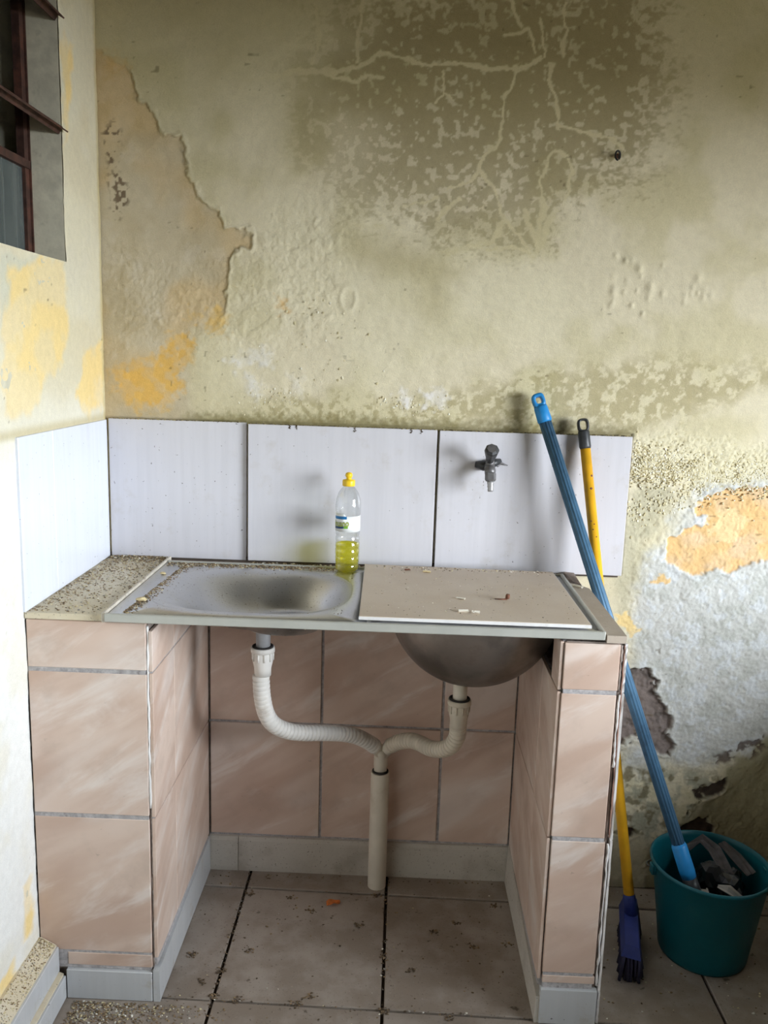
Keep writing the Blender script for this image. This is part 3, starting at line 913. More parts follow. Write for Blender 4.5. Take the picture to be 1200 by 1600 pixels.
# window in the left wall: steel frame, fixed lower pane, tilted top-hung sashes
win = tag(empty('window_1', (-0.078, OP_Y1, OP_Z0)), 'rusty steel louvre window in the left wall', kind='structure')
fr = MB()
fr.box(-0.092, -0.066, OP_Y1 - 0.004, OP_Y1 + 0.006, OP_Z0, OP_Z1)
fr.box(-0.086, -0.070, OP_Y1 - 0.022, OP_Y1 - 0.004, OP_Z0, OP_Z1)
fr.box(-0.092, -0.066, OP_Y0, OP_Y0 + 0.022, OP_Z0, OP_Z1)
fr.box(-0.092, -0.066, OP_Y0, OP_Y1, OP_Z0 - 0.002, OP_Z0 + 0.016)
fr.box(-0.092, -0.066, OP_Y0, OP_Y1, 1.716, 1.732)
fr.box(-0.092, -0.066, OP_Y0, OP_Y1, OP_Z1 - 0.016, OP_Z1 + 0.002)
fr.build('window_frame', 'rust', win)
MB().box(-0.081, -0.077, OP_Y0 + 0.02, OP_Y1 - 0.02, OP_Z0 + 0.014, 1.718).build('pane', 'pane', win)
for z0 in (1.800, 2.016):
    y0, y1 = OP_Y0 + 0.024, OP_Y1 - 0.001
    a, b = Vector((0.0, 0, z0)), Vector((-0.165, 0, z0 + 0.100))
    d = (b - a).normalized()
    nrm = Vector((d.z, 0, -d.x))
    sl = MB()
    for s0, s1, t0, t1, yy0, yy1 in ((0.0, 0.022, -0.003, 0.003, y0, y1), (0.168, 0.19, -0.003, 0.003, y0, y1), (0.0, 0.19, -0.003, 0.003, y1 - 0.02, y1), (0.0, 0.19, -0.003, 0.003, y0, y0 + 0.02),
                                     (-0.002, 0.002, -0.014, 0.003, y0, y1), (-0.016, 0.0, -0.0015, 0.0015, y0, y1)):
        c = [a + d * s0 + nrm * t0, a + d * s1 + nrm * t0, a + d * s1 + nrm * t1, a + d * s0 + nrm * t1]
        sl.prism([(p.x, yy0, p.z) for p in c], [(p.x, yy1, p.z) for p in c])
    so = recalc(sl.build('sash', 'rust', win))
    gp = MB()
    c = [a + d * 0.02 - nrm * 0.002, a + d * 0.17 - nrm * 0.002, a + d * 0.17 + nrm * 0.002, a + d * 0.02 + nrm * 0.002]
    gp.prism([(p.x, y0 + 0.018, p.z) for p in c], [(p.x, y1 - 0.018, p.z) for p in c])
    recalc(gp.build('pane', 'pane', so))

# ------------------------------------------------------------------ backsplash tiles (pieces of the walls)
ZT, ZB = 1.187, 0.853
for x0, x1, y, dzb, dzt in ((0.008, 0.346, -0.006, -0.0072, 0.002), (0.352, 0.8085, -0.018, -0.004, 0.0), (0.8145, 1.2756, -0.018, -0.010, -0.001)):
    MB().box(x0, x1, y, 0.002, ZB + dzb, ZT + dzt, 0.0012).build('backsplash_tile', 'white_tile', wall_back)
for y0, y1 in ((-0.492, -0.334), (-0.3325, -0.010)):
    MB().box(-0.002, 0.006, y0, y1, 0.846, 1.186, 0.001).build('backsplash_tile', 'white_tile_lit', wall_left)
MB().box(0.0, 1.27, -0.0055, 0.003, 0.836, 0.8535).build('joint_dirt_shade', 'floor_bed', wall_back)  # joint dirt, with the shade under the tiles put in as dark colour
# niche back tiles
xs_ = [0.2510, 0.5427, 0.8532, 1.0420]
for a, b in zip(xs_[:-1], xs_[1:]):
    for z0, z1 in ((0.100, 0.4185), (0.4185, 0.7285), (0.7285, 0.838)):
        MB().box(a + 0.0035, b - 0.0035, -0.009, 0.003, z0 + 0.0035, z1 - 0.0035, 0.0012).build('niche_tile', 'pink', wall_back)
MB().box(0.25, 1.045, -0.004, 0.003, 0.0, 0.838).build('niche_grout', 'grout', wall_back)
for a, b in ((0.25, 0.327), (0.3285, 1.045)):
    n = 24
    prof = [(0.0, 0.0), (-0.016, 0.0), (-0.017, 0.012), (-0.014, 0.085), (-0.010, 0.095), (0.0, 0.097)]
    MB().prism([(a, y, z) for y, z in prof], [(b, y, z) for y, z in prof]).build('baseboard_tile', 'base_dirty', wall_back)

# stepped ledge along the foot of the left wall
lg = MB()
prof = [(-0.005, 0.0), (0.050, 0.0), (0.050, 0.056), (0.037, 0.060), (0.037, 0.122), (0.006, 0.139), (-0.005, 0.139)]
lg.prism([(x, FRONT, z) for x, z in prof], [(x, -0.4885, z) for x, z in prof])
base_left = tag(recalc(lg.build('baseboard_left', 'slab')), 'stepped crumb covered ledge along the left wall', kind='structure')
y = -0.489
for k in range(8):
    y1 = y - 0.385
    MB().box(0.036, 0.0425, y1 + 0.002, y - 0.001, 0.062, 0.120, 0.0012).build('baseboard_tile', 'base_tile', base_left)
    MB().box(0.049, 0.0555, y1 + 0.002, y - 0.001, 0.001, 0.053, 0.0012).build('baseboard_tile', 'base_tile', base_left)
    y = y1

# ------------------------------------------------------------------ masonry sink stand
stand = tag(empty('sink_stand', (0.585, -0.25, 0.0)), 'built-in masonry sink stand with two pink marbled tile pillars', 'sink stand')
dL, dR = -0.487, -0.500
G1, G2, G3 = 0.7295, 0.4185, 0.1085
pL = MB().box(0.0015, 0.240, -0.440, -0.0185, 0.001, 0.812).box(0.0015, 0.155, -0.440, -0.0185, 0.812, 0.832).box(0.0015, 0.240, -0.479, -0.440, 0.001, 0.832).build('left_pillar', 'mortar', stand)
pR = MB().box(1.0545, 1.1625, -0.452, -0.0195, 0.001, 0.728).box(1.0545, 1.1625, -0.492, -0.452, 0.001, 0.829).box(1.088, 1.1625, -0.452, -0.0195, 0.728, 0.829).build('right_pillar', 'mortar', stand)
gh = 0.0045
rows_front = ((G1 + gh, 0.831), (G2 + gh, G1 - gh), (G3 + gh * 0.6, G2 - gh), (0.077, G3 - gh * 0.6))
for i, (z0, z1) in enumerate(rows_front):
    MB().box(0.003 if i < 3 else 0.06, 0.2375, dL, -0.478, z0, z1, 0.0012).build('pillar_tile', 'pink', pL)
MB().box(0.003, 0.236, dL + 0.0012, -0.478, 0.07, 0.83).build('grout', 'grout', pL)
MB().box(0.0575, 0.2385, dL - 0.006, -0.478, 0.001, 0.069, 0.0014).build('baseboard_tile', 'base_tile', pL)
# inner side of the left pillar: edge-on tiles leave an open joint at the corner
side_rows = ((0.100, G2 - 0.002), (G2 + 0.002, G1 - 0.002), (G1 + 0.002, 0.829))
for z0, z1 in side_rows:
    for y0, y1 in ((-0.4855, -0.3305), (-0.3285, -0.0098)):
        MB().box(0.2425, 0.250, y0, y1, z0, min(z1, 0.815), 0.0010).build('pillar_side_tile', 'pink', pL)
MB().box(0.240, 0.2475, -0.482, -0.019, 0.08, 0.812).build('grout', 'grout', pL)
sk = MB()
sk.prism([(0.2405, -0.492, 0.001), (0.2545, -0.492, 0.001), (0.2545, -0.018, 0.001), (0.2405, -0.018, 0.001)],
         [(0.2405, -0.492, 0.074), (0.2535, -0.492, 0.074), (0.2535, -0.018, 0.098), (0.2405, -0.018, 0.098)])
sk.build('baseboard_tile', 'base_tile', pL)
rj = random.Random(9)


def ragged(name, mat, parent, x, y, z0, z1, w, n=26, depth=0.004, amp=0.5):
    """an irregular upright bead of mortar along a pillar corner"""
    pts, rad = [], []
    for k in range(n):
        t = k / (n - 1)
        pts.append((x + rj.uniform(-1, 1) * w * 0.22, y + rj.uniform(-1, 1) * depth * 0.3, z0 + (z1 - z0) * t))
        rad.append(w * 0.5 * (1 + rj.uniform(-amp, amp)))
    return MB().tube(pts, rad, 8).build(name, mat, parent)


ragged('mortar_bead', 'trim_white', pL, 0.2400, -0.4835, 0.44, 0.825, 0.0056, amp=0.25)
ragged('mortar_bead', 'mortar', pL, 0.2400, -0.4800, 0.08, 0.46, 0.0042, amp=0.7)
# right pillar
for i, (z0, z1) in enumerate(((G1 + gh, 0.8275), (G2 + gh, G1 - gh), (0.118, G2 - gh), (0.094, 0.111))):
    off = (0.0, -0.0005, 0.001, 0.002)[i]
    MB().box(1.0500 + off, 1.1560 + off * 1.5, dR, -0.491, z0, z1, 0.0012).build('pillar_tile', 'pink', pR)
MB().box(1.0525, 1.155, dR + 0.0012, -0.491, 0.08, 0.826).build('grout', 'grout', pR)
MB().box(1.0485, 1.166, dR - 0.005, -0.491, 0.001, 0.082, 0.0014).build('baseboard_tile', 'base_tile', pR)
for z0, z1 in side_rows:
    for y0, y1 in ((-0.4965, -0.330), (-0.3275, -0.0098)):
        if z0 > 0.72:    # cut away where the bowl passes
            y0, y1 = (y0, -0.428) if y0 < -0.4 else (-0.105, y1)
        MB().box(1.0415, 1.0485, y0, y1, z0, z1, 0.0010).build('pillar_side_tile', 'pink', pR)
MB().box(1.0445, 1.0550, -0.489, -0.019, 0.08, 0.727).box(1.0445, 1.0550, -0.489, -0.436, 0.727, 0.829).build('grout', 'grout', pR)
sk = MB()
sk.prism([(1.0400, -0.502, 0.001), (1.0545, -0.502, 0.001), (1.0545, -0.018, 0.001), (1.0350, -0.018, 0.001)],
         [(1.0412, -0.502, 0.062), (1.0545, -0.502, 0.062), (1.0545, -0.018, 0.110), (1.0400, -0.018, 0.110)])
sk.build('baseboard_tile', 'base_dirty', pR)
# outer face of the right pillar: tiles that have come away, their edges facing out

def chipped_tile(z0, z1, y0, y1, x0, x1, lean0, lean1):
    n = 14
    V = []
    for k in range(n + 1):
        t = k / n
        z = z0 + (z1 - z0) * t
        ln = lean0 + (lean1 - lean0) * t
        j1, j2 = rj.uniform(-0.0012, 0.0008), rj.uniform(0, 0.0016)
        V += [(x0 + ln + j1, y0 + j2 * 1.5, z), (x1 + ln - j2 * 0.4, y0 + rj.uniform(0, 0.0012), z), (x1 + ln, y1, z), (x0 + ln, y1, z)]
    F = [(4 * k + i, 4 * k + (i + 1) % 4, 4 * k + 4 + (i + 1) % 4, 4 * k + 4 + i) for k in range(n) for i in range(4)]
    F += [(3, 2, 1, 0), (4 * n, 4 * n + 1, 4 * n + 2, 4 * n + 3)]
    return MB().add(V, F)


for z0, z1, lean, top in ((G1 + 0.002, 0.8285, 0.000, 0.0005), (G2 + 0.002, G1 - 0.002, 0.0025, 0.001), (0.078, G2 - 0.002, 0.0035, 0.003), (0.002, 0.075, 0.004, 0.004)):
    for y0, y1 in ((-0.499, -0.330), (-0.3275, -0.020)):
        chipped_tile(z0, z1, y0, y1, 1.1655, 1.1700, lean, top).build('pillar_side_tile', 'tile_edge', pR)
ragged('mortar_bead', 'mortar', pR, 1.1590, -0.4955, 0.735, 0.826, 0.0052, 16)
ragged('mortar_bead', 'trim_white', pR, 1.1615, -0.4965, 0.575, 0.726, 0.0040, 20)
ragged('mortar_bead', 'tile_body_red', pR, 1.1650, -0.4965, 0.425, 0.826, 0.0030, 26, amp=0.3)
ragged('mortar_bead', 'mortar', pR, 1.1620, -0.488, 0.42, 0.58, 0.0035, 12)
ragged('mortar_bead', 'trim_white', pR, 1.1645, -0.4965, 0.09, 0.41, 0.0046, 30)
# counter surfaces either side of the sink
MB().box(0.0015, 0.1545, -0.4895, -0.0075, 0.8325, 0.8455, 0.0015).build('counter_slab', 'slab', stand)
MB().box(0.1550, 0.1620, -0.498, -0.0185, 0.8330, 0.8530, 0.0015).build('edge_strip', 'strip', stand)
MB().box(0.1625, 1.13, -0.058, -0.0185, 0.8325, 0.8440, 0.001).build('back_ledge', 'mortar', stand)
cr = MB()
cr.prism([(1.1270, -0.507, 0.8330), (1.1640, -0.507, 0.8330), (1.1660, -0.165, 0.8330), (1.1480, -0.135, 0.8330), (1.1290, -0.120, 0.8330)],
         [(1.1270, -0.507, 0.8475), (1.1640, -0.507, 0.8475), (1.1660, -0.165, 0.8475), (1.1480, -0.135, 0.8475), (1.1290, -0.120, 0.8475)])
cr.build('counter_slab', 'slab_right', stand)
rb = MB()
rb.prism([(1.131, -0.118, 0.8295), (1.149, -0.132, 0.8295), (1.163, -0.16, 0.8295), (1.163, -0.02, 0.8295), (1.131, -0.02, 0.8295)],
         [(1.132, -0.112, 0.838), (1.148, -0.126, 0.841), (1.160, -0.15, 0.836), (1.158, -0.022, 0.848), (1.133, -0.022, 0.850)])
rb.build('broken_bedding', 'mortar', stand)

# ------------------------------------------------------------------ double bowl sink
sink = tag(empty('kitchen_sink', (0.645, -0.28, 0.838)), 'grey double bowl kitchen sink set between the tiled pillars', 'sink')
SX0, SX1, SY0, SY1, DZ = 0.1640, 1.1235, -0.4985, -0.0600, 0.8480
SPLIT = 0.668
BOWLS = {'left': (0.412, -0.275, 0.212, 0.180, 2.7, 0.074, SX0, SPLIT), 'right': (0.893, -0.275, 0.185, 0.178, 2.3, 0.192, SPLIT, SX1)}


def super_pt(cx, cy, a, b, e, th):
    c, s = math.cos(th), math.sin(th)
    k = (abs(c / a) ** e + abs(s / b) ** e) ** (-1 / e)
    return cx + k * c, cy + k * s


def left_depth(t, c):
    u = min(1, t / (0.84 - 0.50 * max(0.0, c)))
    return -BOWLS['left'][5] * u * u * (3 - 2 * u)


dk = MB()
for side, (cx, cy, a, b, e, dep, x0, x1) in BOWLS.items():
    ths = sorted([2 * math.pi * k / 112 for k in range(112)] + [math.atan2(yy - cy, xx - cx) % (2 * math.pi) for xx in (x0, x1) for yy in (SY0, SY1)])
    n = len(ths)
    rim, rim2, outr = [], [], []
    for th in ths:
        px, py = super_pt(cx, cy, a, b, e, th)
        rim.append((px, py, DZ))
        qx, qy = super_pt(cx, cy, a + 0.004, b + 0.004, e, th)
        rim2.append((qx, qy, DZ))
        c, s = math.cos(th), math.sin(th)
        k = min(((x1 - cx) / c if c > 1e-9 else (x0 - cx) / c if c < -1e-9 else 9), ((SY1 - cy) / s if s > 1e-9 else (SY0 - cy) / s if s < -1e-9 else 9))
        outr.append((cx + k * c, cy + k * s, DZ))
    V = rim + rim2 + outr
    F = [(r * n + k, (r + 1) * n + k, (r + 1) * n + (k + 1) % n, r * n + (k + 1) % n) for r in (0, 1) for k in range(n)]
    dk.add(V, F, True)
deck = dk.build('deck', 'sink', sink)
for o_, ax_ in ((deck, None),):
    sm = o_.modifiers.new('thickness', 'SOLIDIFY')
    sm.thickness, sm.offset = 0.0015, -1
for side, (cx, cy, a, b, e, dep, x0, x1) in BOWLS.items():
    n, rings = 112, 26
    V = []
    for j in range(rings + 1):
        t = j / rings
        if side == 'left':
            rs = 1 - 0.90 * t
            zz = None
        else:
            th_ = t * math.pi / 2 * 0.95
            rs = math.cos(th_)
            zz = -dep * math.sin(th_)
        ee = e * (1 - t) + 2.0 * t
        for k in range(n):
            px, py = super_pt(cx, cy, a * rs, b * rs, ee, 2 * math.pi * k / n)
            V.append((px, py, DZ + (zz if zz is not None else left_depth(t, math.cos(2 * math.pi * k / n)))))
    F = [(j * n + k, j * n + (k + 1) % n, (j + 1) * n + (k + 1) % n, (j + 1) * n + k) for j in range(rings) for k in range(n)]
    F.append(tuple(rings * n + k for k in range(n - 1, -1, -1)))
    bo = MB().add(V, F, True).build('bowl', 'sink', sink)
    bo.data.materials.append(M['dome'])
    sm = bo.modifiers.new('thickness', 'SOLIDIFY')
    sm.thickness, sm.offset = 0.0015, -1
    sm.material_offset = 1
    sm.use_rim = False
    if side == 'right':
        bo['label'] = 'round stained underside of the right bowl'
rm = MB()
rm.box(SX0 - 0.0005, SX1 + 0.0005, -0.5065, -0.4975, 0.8370, 0.8535, 0.0016)
rm.box(SX0, SX1, -0.0605, -0.0565, 0.8445, 0.8520, 0.001)
rm.build('rim', 'sink_rim', sink)
MB().box(SX1 - 0.0060, SX1 + 0.0012, -0.5060, -0.0600, 0.8385, 0.8545, 0.0016).build('end_rim', 'sink_rim', sink)

# drain pieces below
drain = tag(empty('sink_drain', (0.698, -0.055, 0.0)), 'white corrugated twin hose drain joining into a cream standpipe', 'drain pipe')


def smooth_path(pts, n):
    P = np.array(pts)
    # Catmull-Rom through the points, then even spacing
    Q = np.vstack([2 * P[0] - P[1], P, 2 * P[-1] - P[-2]])
    out = []
    for i in range(1, len(Q) - 2):
        for t in np.linspace(0, 1, 20, endpoint=False):
            p0, p1, p2, p3 = Q[i - 1], Q[i], Q[i + 1], Q[i + 2]
            out.append(0.5 * ((2 * p1) + (-p0 + p2) * t + (2 * p0 - 5 * p1 + 4 * p2 - p3) * t * t + (-p0 + 3 * p1 - 3 * p2 + p3) * t ** 3))
    out.append(P[-1])
    out = np.array(out)
    L = np.concatenate([[0], np.cumsum(np.linalg.norm(np.diff(out, axis=0), axis=1))])
    s = np.linspace(0, L[-1], n)
    return np.stack([np.interp(s, L, out[:, k]) for k in range(3)], 1), L[-1]


def hose(pts, r, pitch, mat, label):
    _, L = smooth_path(pts, 10)
    cyc = int(L / pitch)
    n = cyc * 8 + 1
    p, L = smooth_path(pts, n)
    rad = []
    for i in range(n):
        ph = (i % 8) / 8
        rad.append(r * (1.0 if 0.2 < ph < 0.8 else 0.94 if 0.05 < ph < 0.95 else 0.80))
    o = MB().tube(p, rad, 28).build('corrugated_hose', mat, drain)
    o['label'] = label
    return o


LH = [(0.4286, -0.27, 0.650), (0.4284, -0.27, 0.6386), (0.4308, -0.266, 0.5947), (0.4384, -0.258, 0.5533), (0.4541, -0.245, 0.5219), (0.4836, -0.222, 0.497), (0.5178, -0.195, 0.4812), (0.5532, -0.17, 0.4711), (0.5966, -0.135, 0.4552), (0.6344, -0.108, 0.4375), (0.6656, -0.085, 0.4128), (0.684, -0.068, 0.392)]
RH = [(0.8728, -0.27, 0.562), (0.8725, -0.265, 0.5483), (0.8718, -0.255, 0.5159), (0.8609, -0.24, 0.485), (0.8409, -0.215, 0.4627), (0.8158, -0.18, 0.4479), (0.7908, -0.145, 0.4432), (0.768, -0.12, 0.4371), (0.7404, -0.09, 0.4167), (0.720, -0.070, 0.396)]
hose(LH, 0.0192, 0.0108, 'hose', 'clean white left hose')
hose(RH, 0.0192, 0.0108, 'hose_dirty', 'yellowed grimy right hose')
for x, zt, zn, mt in ((0.4325, 0.777, 0.712, 'pvc_grey'), (0.8728, 0.658, 0.607, 'pvc')):
    MB().lathe([(0.0, zt), (0.016, zt), (0.016, zn - 0.02), (0.0, zn - 0.02)], (x, -0.27, 0), seg=24).build('tailpiece', mt, drain)
    c = (x - 0.0005, -0.27, 0)
    nt = MB()
    nt.lathe([(0.017, zn + 0.004), (0.0255, zn + 0.004), (0.0265, zn), (0.0265, zn - 0.007), (0.0225, zn - 0.008), (0.017, zn - 0.008)], c, seg=28)
    nt.lathe([(0.0215, zn - 0.008), (0.0225, zn - 0.012), (0.0222, zn - 0.03), (0.019, zn - 0.045), (0.0185, zn - 0.062), (0.0, zn - 0.062)], c, seg=28)
    for q in range(10):
        a = 2 * math.pi * q / 10
        ca_, sa_ = math.cos(a), math.sin(a)
        nt.tube([(c[0] + 0.0232 * ca_, c[1] + 0.0232 * sa_, zn - 0.007), (c[0] + 0.0228 * ca_, c[1] + 0.0228 * sa_, zn - 0.026)], 0.0022, 6)
    no = nt.build('hose_nut', 'hose' if mt == 'pvc_grey' else 'hose_dirty', drain)
    MB().lathe([(0.0165, zn + 0.0035), (0.0235, zn + 0.0035), (0.0235, zn + 0.0065), (0.0165, zn + 0.0065)], c, seg=28, close=True).build('seal_ring', 'rubber', no)
MB().lathe([(0.0, 0.7605), (0.026, 0.7605), (0.026, 0.755), (0.017, 0.752), (0.0, 0.752)], (0.4325, -0.27, 0), seg=28).build('drain_flange', 'trim_white', drain)
MB().lathe([(0.0, 0.6585), (0.027, 0.6585), (0.027, 0.655), (0.017, 0.650), (0.0, 0.650)], (0.8728, -0.27, 0), seg=28).build('drain_flange', 'pvc', drain)
sp = MB()
spx, spy = 0.698, -0.055
sp.lathe([(0.0235, 0.0), (0.0235, 0.318), (0.0225, 0.3195), (0.0195, 0.3195), (0.0192, 0.31), (0.0192, 0.05)], (spx, spy, 0), seg=32)
sp.build('standpipe', 'pvc', drain)
MB().lathe([(0.0192, 0.316), (0.0205, 0.323), (0.0182, 0.325), (0.0170, 0.322)], (spx, spy, 0), seg=28).build('seal_ring', 'rubber', drain)
yf = MB()
yf.tube([(spx, spy, 0.29), (spx, spy, 0.335), (spx + 0.0005, spy, 0.337), (spx + 0.001, spy - 0.001, 0.372), (0.7015, -0.059, 0.385)], [0.0165, 0.0165, 0.0178, 0.0178, 0.016], 24)
yf.tube([(0.701, -0.0585, 0.368), (0.686, -0.066, 0.389), (0.679, -0.072, 0.397)], [0.0145, 0.0165, 0.0175], 24)
yf.tube([(0.702, -0.0585, 0.368), (0.718, -0.068, 0.393), (0.724, -0.074, 0.399)], [0.0145, 0.0165, 0.0175], 24)
yf.lathe([(0.0, 0.0285), (0.0065, 0.0285), (0.0068, 0.0255), (0.0105, 0.0255), (0.0108, 0.005)], (0.7015, -0.055, 0.372), (0, -1, 0.12), 20)
yf.build('wye_fitting', 'pvc', drain)

# ------------------------------------------------------------------ board over the right bowl
bd = MB()
B0 = [(0.6445, -0.062), (0.6525, -0.4870), (1.1005, -0.4890), (1.0965, -0.0760)]
bz = 0.8546
bd.prism([(x, y, bz) for x, y in B0][::-1][::-1], [(x, y, bz + 0.0062) for x, y in B0])
board = tag(recalc(bd.build('sink_board', 'trim_white')), 'dusty flat tile board with white edges covering the right bowl', 'board')
ctr = (sum(p[0] for p in B0) / 4, sum(p[1] for p in B0) / 4)
ins_ = [(x + (ctr[0] - x) * 0.006, y + (ctr[1] - y) * 0.006) for x, y in B0]
recalc(MB().prism([(x, y, bz + 0.0062) for x, y in ins_], [(x, y, bz + 0.0070) for x, y in ins_]).build('dusty_face', 'board', board))
BT = bz + 0.0070

# ------------------------------------------------------------------ dish soap bottle
bx, by, bz0 = 0.6025, -0.0835, 0.8485
bottle = tag(empty('dish_soap_bottle', (bx, by, bz0)), 'clear dish soap bottle a third full of yellow liquid at the sink back', 'bottle')
prof = [(0.0, 0.003), (0.010, 0.0015), (0.022, 0.0), (0.0265, 0.003), (0.0285, 0.010), (0.0282, 0.017), (0.0268, 0.020), (0.0284, 0.023), (0.0288, 0.036), (0.0275, 0.039), (0.0290, 0.042), (0.0290, 0.054), (0.0276, 0.057), (0.0290, 0.060),
        (0.0288, 0.070), (0.0272, 0.073), (0.0286, 0.077), (0.0284, 0.083), (0.0268, 0.087), (0.0284, 0.092), (0.0290, 0.098), (0.0290, 0.138), (0.0300, 0.150), (0.0302, 0.160), (0.0285, 0.175), (0.0240, 0.189), (0.0175, 0.199), (0.0125, 0.205), (0.0120, 0.212)]
MB().lathe(prof, (bx, by, bz0), seg=48).build('bottle_body', 'clear', bottle)
LQ = 0.0675
lp = [(0.0, 0.0040)] + [(r - 0.0012, h + 0.001) for r, h in prof[1:] if h < LQ - 0.001] + [(0.0275, LQ), (0.0, LQ)]
MB().lathe(lp, (bx, by, bz0), seg=48).build('liquid', 'liquid', bottle)
cp = MB().lathe([(0.0, 0.206), (0.0145, 0.206), (0.0150, 0.208), (0.0150, 0.2175), (0.0142, 0.2205), (0.0068, 0.2215), (0.0062, 0.2235), (0.0062, 0.226), (0.0085, 0.2285), (0.0085, 0.2335), (0.0070, 0.2365), (0.0035, 0.2380), (0.0, 0.2382)], (bx, by, bz0), seg=32).build('push_cap', 'cap_yellow', bottle)


def wrap(u, h, r):
    """u = arc length from the side facing -y, positive to the right"""
    a = u / r
    return (bx + r * math.sin(a), by - r * math.cos(a), bz0 + h)


def wrap_patch(u0, u1, hfun0, hfun1, r, nu=28, nv=2):
    V = [wrap(u0 + (u1 - u0) * i / nu, hfun0(u0 + (u1 - u0) * i / nu) * (1 - j / nv) + hfun1(u0 + (u1 - u0) * i / nu) * j / nv, r) for i in range(nu + 1) for j in range(nv + 1)]
    F = [(i * (nv + 1) + j, (i + 1) * (nv + 1) + j, (i + 1) * (nv + 1) + j + 1, i * (nv + 1) + j + 1) for i in range(nu) for j in range(nv)]
    return MB().add(V, F, True)


lab = wrap_patch(-0.050, 0.050, lambda u: 0.0995, lambda u: 0.137 + (0.006 if u < -0.002 else 0.0) * min(1, (-0.002 - u) / 0.006), 0.02945, 60).build('label', 'label_white', bottle)
lab.modifiers.new('thickness', 'SOLIDIFY').thickness = 0.0002
tilt_ = lambda u: 0.05 * (u + 0.02)
wrap_patch(-0.044, -0.0010, lambda u: 0.1295 + tilt_(u), lambda u: 0.1365 + tilt_(u), 0.02962, 30).build('label_band', 'label_blue', lab)
wrap_patch(-0.046, -0.0085, lambda u: 0.1070 + 2 * tilt_(u), lambda u: 0.1125 + 2 * tilt_(u), 0.02962, 30).build('label_band', 'label_navy', lab)
wrap_patch(-0.0085, 0.0020, lambda u: 0.1072 + tilt_(u), lambda u: 0.1122 + 3 * tilt_(u), 0.02962, 10).build('label_band', 'label_green', lab)


def wrapped_text(body, size, u_right, h, mat, r, parent, bold=0.0, xs=1.0):
    cu = bpy.data.curves.new('lettering', 'FONT')
    cu.body, cu.size, cu.align_x = body, size, 'RIGHT'
    cu.offset = bold
    cu.resolution_u = 3
    tmp = bpy.data.objects.new('lettering', cu)
    C.objects.link(tmp)
    bpy.context.view_layer.update()
    me = bpy.data.meshes.new_from_object(tmp.evaluated_get(bpy.context.evaluated_depsgraph_get()))
    C.objects.unlink(tmp)
    bpy.data.objects.remove(tmp)
    off = Vector((bx, by, bz0))
    for v in me.vertices:
        u = u_right + v.co.x * xs
        v.co = Vector(wrap(u, h + v.co.y + 0.08 * (u - u_right), r)) - off
    me.materials.append(M[mat])
    o = bpy.data.objects.new('lettering', me)
    C.objects.link(o)
    o.parent = parent
    return o


wrapped_text('Minuano', 0.0215, 0.0045, 0.1142, 'label_navy', 0.02966, lab, 0.0008, 0.72)
wrapped_text('Minuano', 0.0215, 0.0045, 0.1142, 'label_lime', 0.02972, lab, 0.0001, 0.72)

# ------------------------------------------------------------------ tap
tx, tz = 0.9345, 1.108
tap = tag(empty('wall_tap', (tx, -0.018, tz)), 'worn black garden tap with octagonal knob on the white backsplash', 'tap')
tb = MB()
tb.tube([(tx, -0.0185, tz), (tx, -0.058, tz)], [0.0105, 0.0105], 20)
tb.tube([(tx, -0.050, tz - 0.004), (tx, -0.066, tz - 0.008), (tx, -0.072, tz - 0.020)], [0.0125, 0.0135, 0.012], 20)
tb.tube([(tx, -0.052, tz), (tx, -0.062, tz + 0.018)], [0.0125, 0.0085], 16)
tb.build('tap_body', 'tap_grey', tap)
fl = MB()
fl.tube([(tx - 0.031, -0.021, tz + 0.000), (tx - 0.012, -0.027, tz - 0.002), (tx, -0.03, tz), (tx + 0.012, -0.027, tz + 0.006), (tx + 0.029, -0.021, tz + 0.010)], [0.0075, 0.013, 0.012, 0.011, 0.006], 14)
fl.build('wall_flange', 'black', tap)
kn = MB()
ax_ = Vector((0, -0.74, 0.67)).normalized()
kn.lathe([(0.0, 0.0), (0.0085, 0.0), (0.0095, 0.006), (0.0150, 0.030), (0.0172, 0.042), (0.0165, 0.047), (0.0125, 0.0505), (0.0, 0.0505)], (tx - 0.001, -0.0605, tz + 0.013), ax_, 8, smooth=False)
kno = kn.build('tap_knob', 'black', tap)
MB().lathe([(0.0, 0.0505), (0.0118, 0.0505), (0.0112, 0.0515), (0.0, 0.0515)], (tx - 0.001, -0.0605, tz + 0.013), ax_, 8, smooth=False).build('knob_cap', 'tap_grey', kno)
nz = MB()
nz.lathe([(0.0, 0.0), (0.0115, 0.0), (0.0132, 0.003), (0.0132, 0.017), (0.0105, 0.021), (0.0, 0.021)], (tx + 0.0005, -0.073, tz - 0.012), (0.02, -0.25, -1), 6, smooth=False)
nz.build('spout_nut', 'tap_grey', tap)
br = MB()
br.lathe([(0.0, 0.0), (0.0082, 0.0), (0.0082, 0.006), (0.0070, 0.008), (0.0080, 0.013), (0.0064, 0.0165), (0.0074, 0.021), (0.006, 0.0245), (0.0042, 0.0245), (0.0042, 0.015), (0.0, 0.015)], (tx + 0.0010, -0.078, tz - 0.032), (0.03, -0.22, -1), 20)
br.build('hose_barb', 'tap_pale', tap)
st = MB()
st.tube([(tx + 0.010, -0.030, tz + 0.010), (tx + 0.022, -0.026, tz + 0.008), (tx + 0.036, -0.024, tz + 0.003), (tx + 0.046, -0.023, tz + 0.000)], [0.0022, 0.0030, 0.0022, 0.0012], 8)
st.tube([(tx + 0.012, -0.030, tz + 0.004), (tx + 0.022, -0.025, tz - 0.002), (tx + 0.030, -0.024, tz + 0.004)], [0.002, 0.003, 0.002], 8)
st.build('tie_string', 'tap_grey', tap)

# ------------------------------------------------------------------ poles


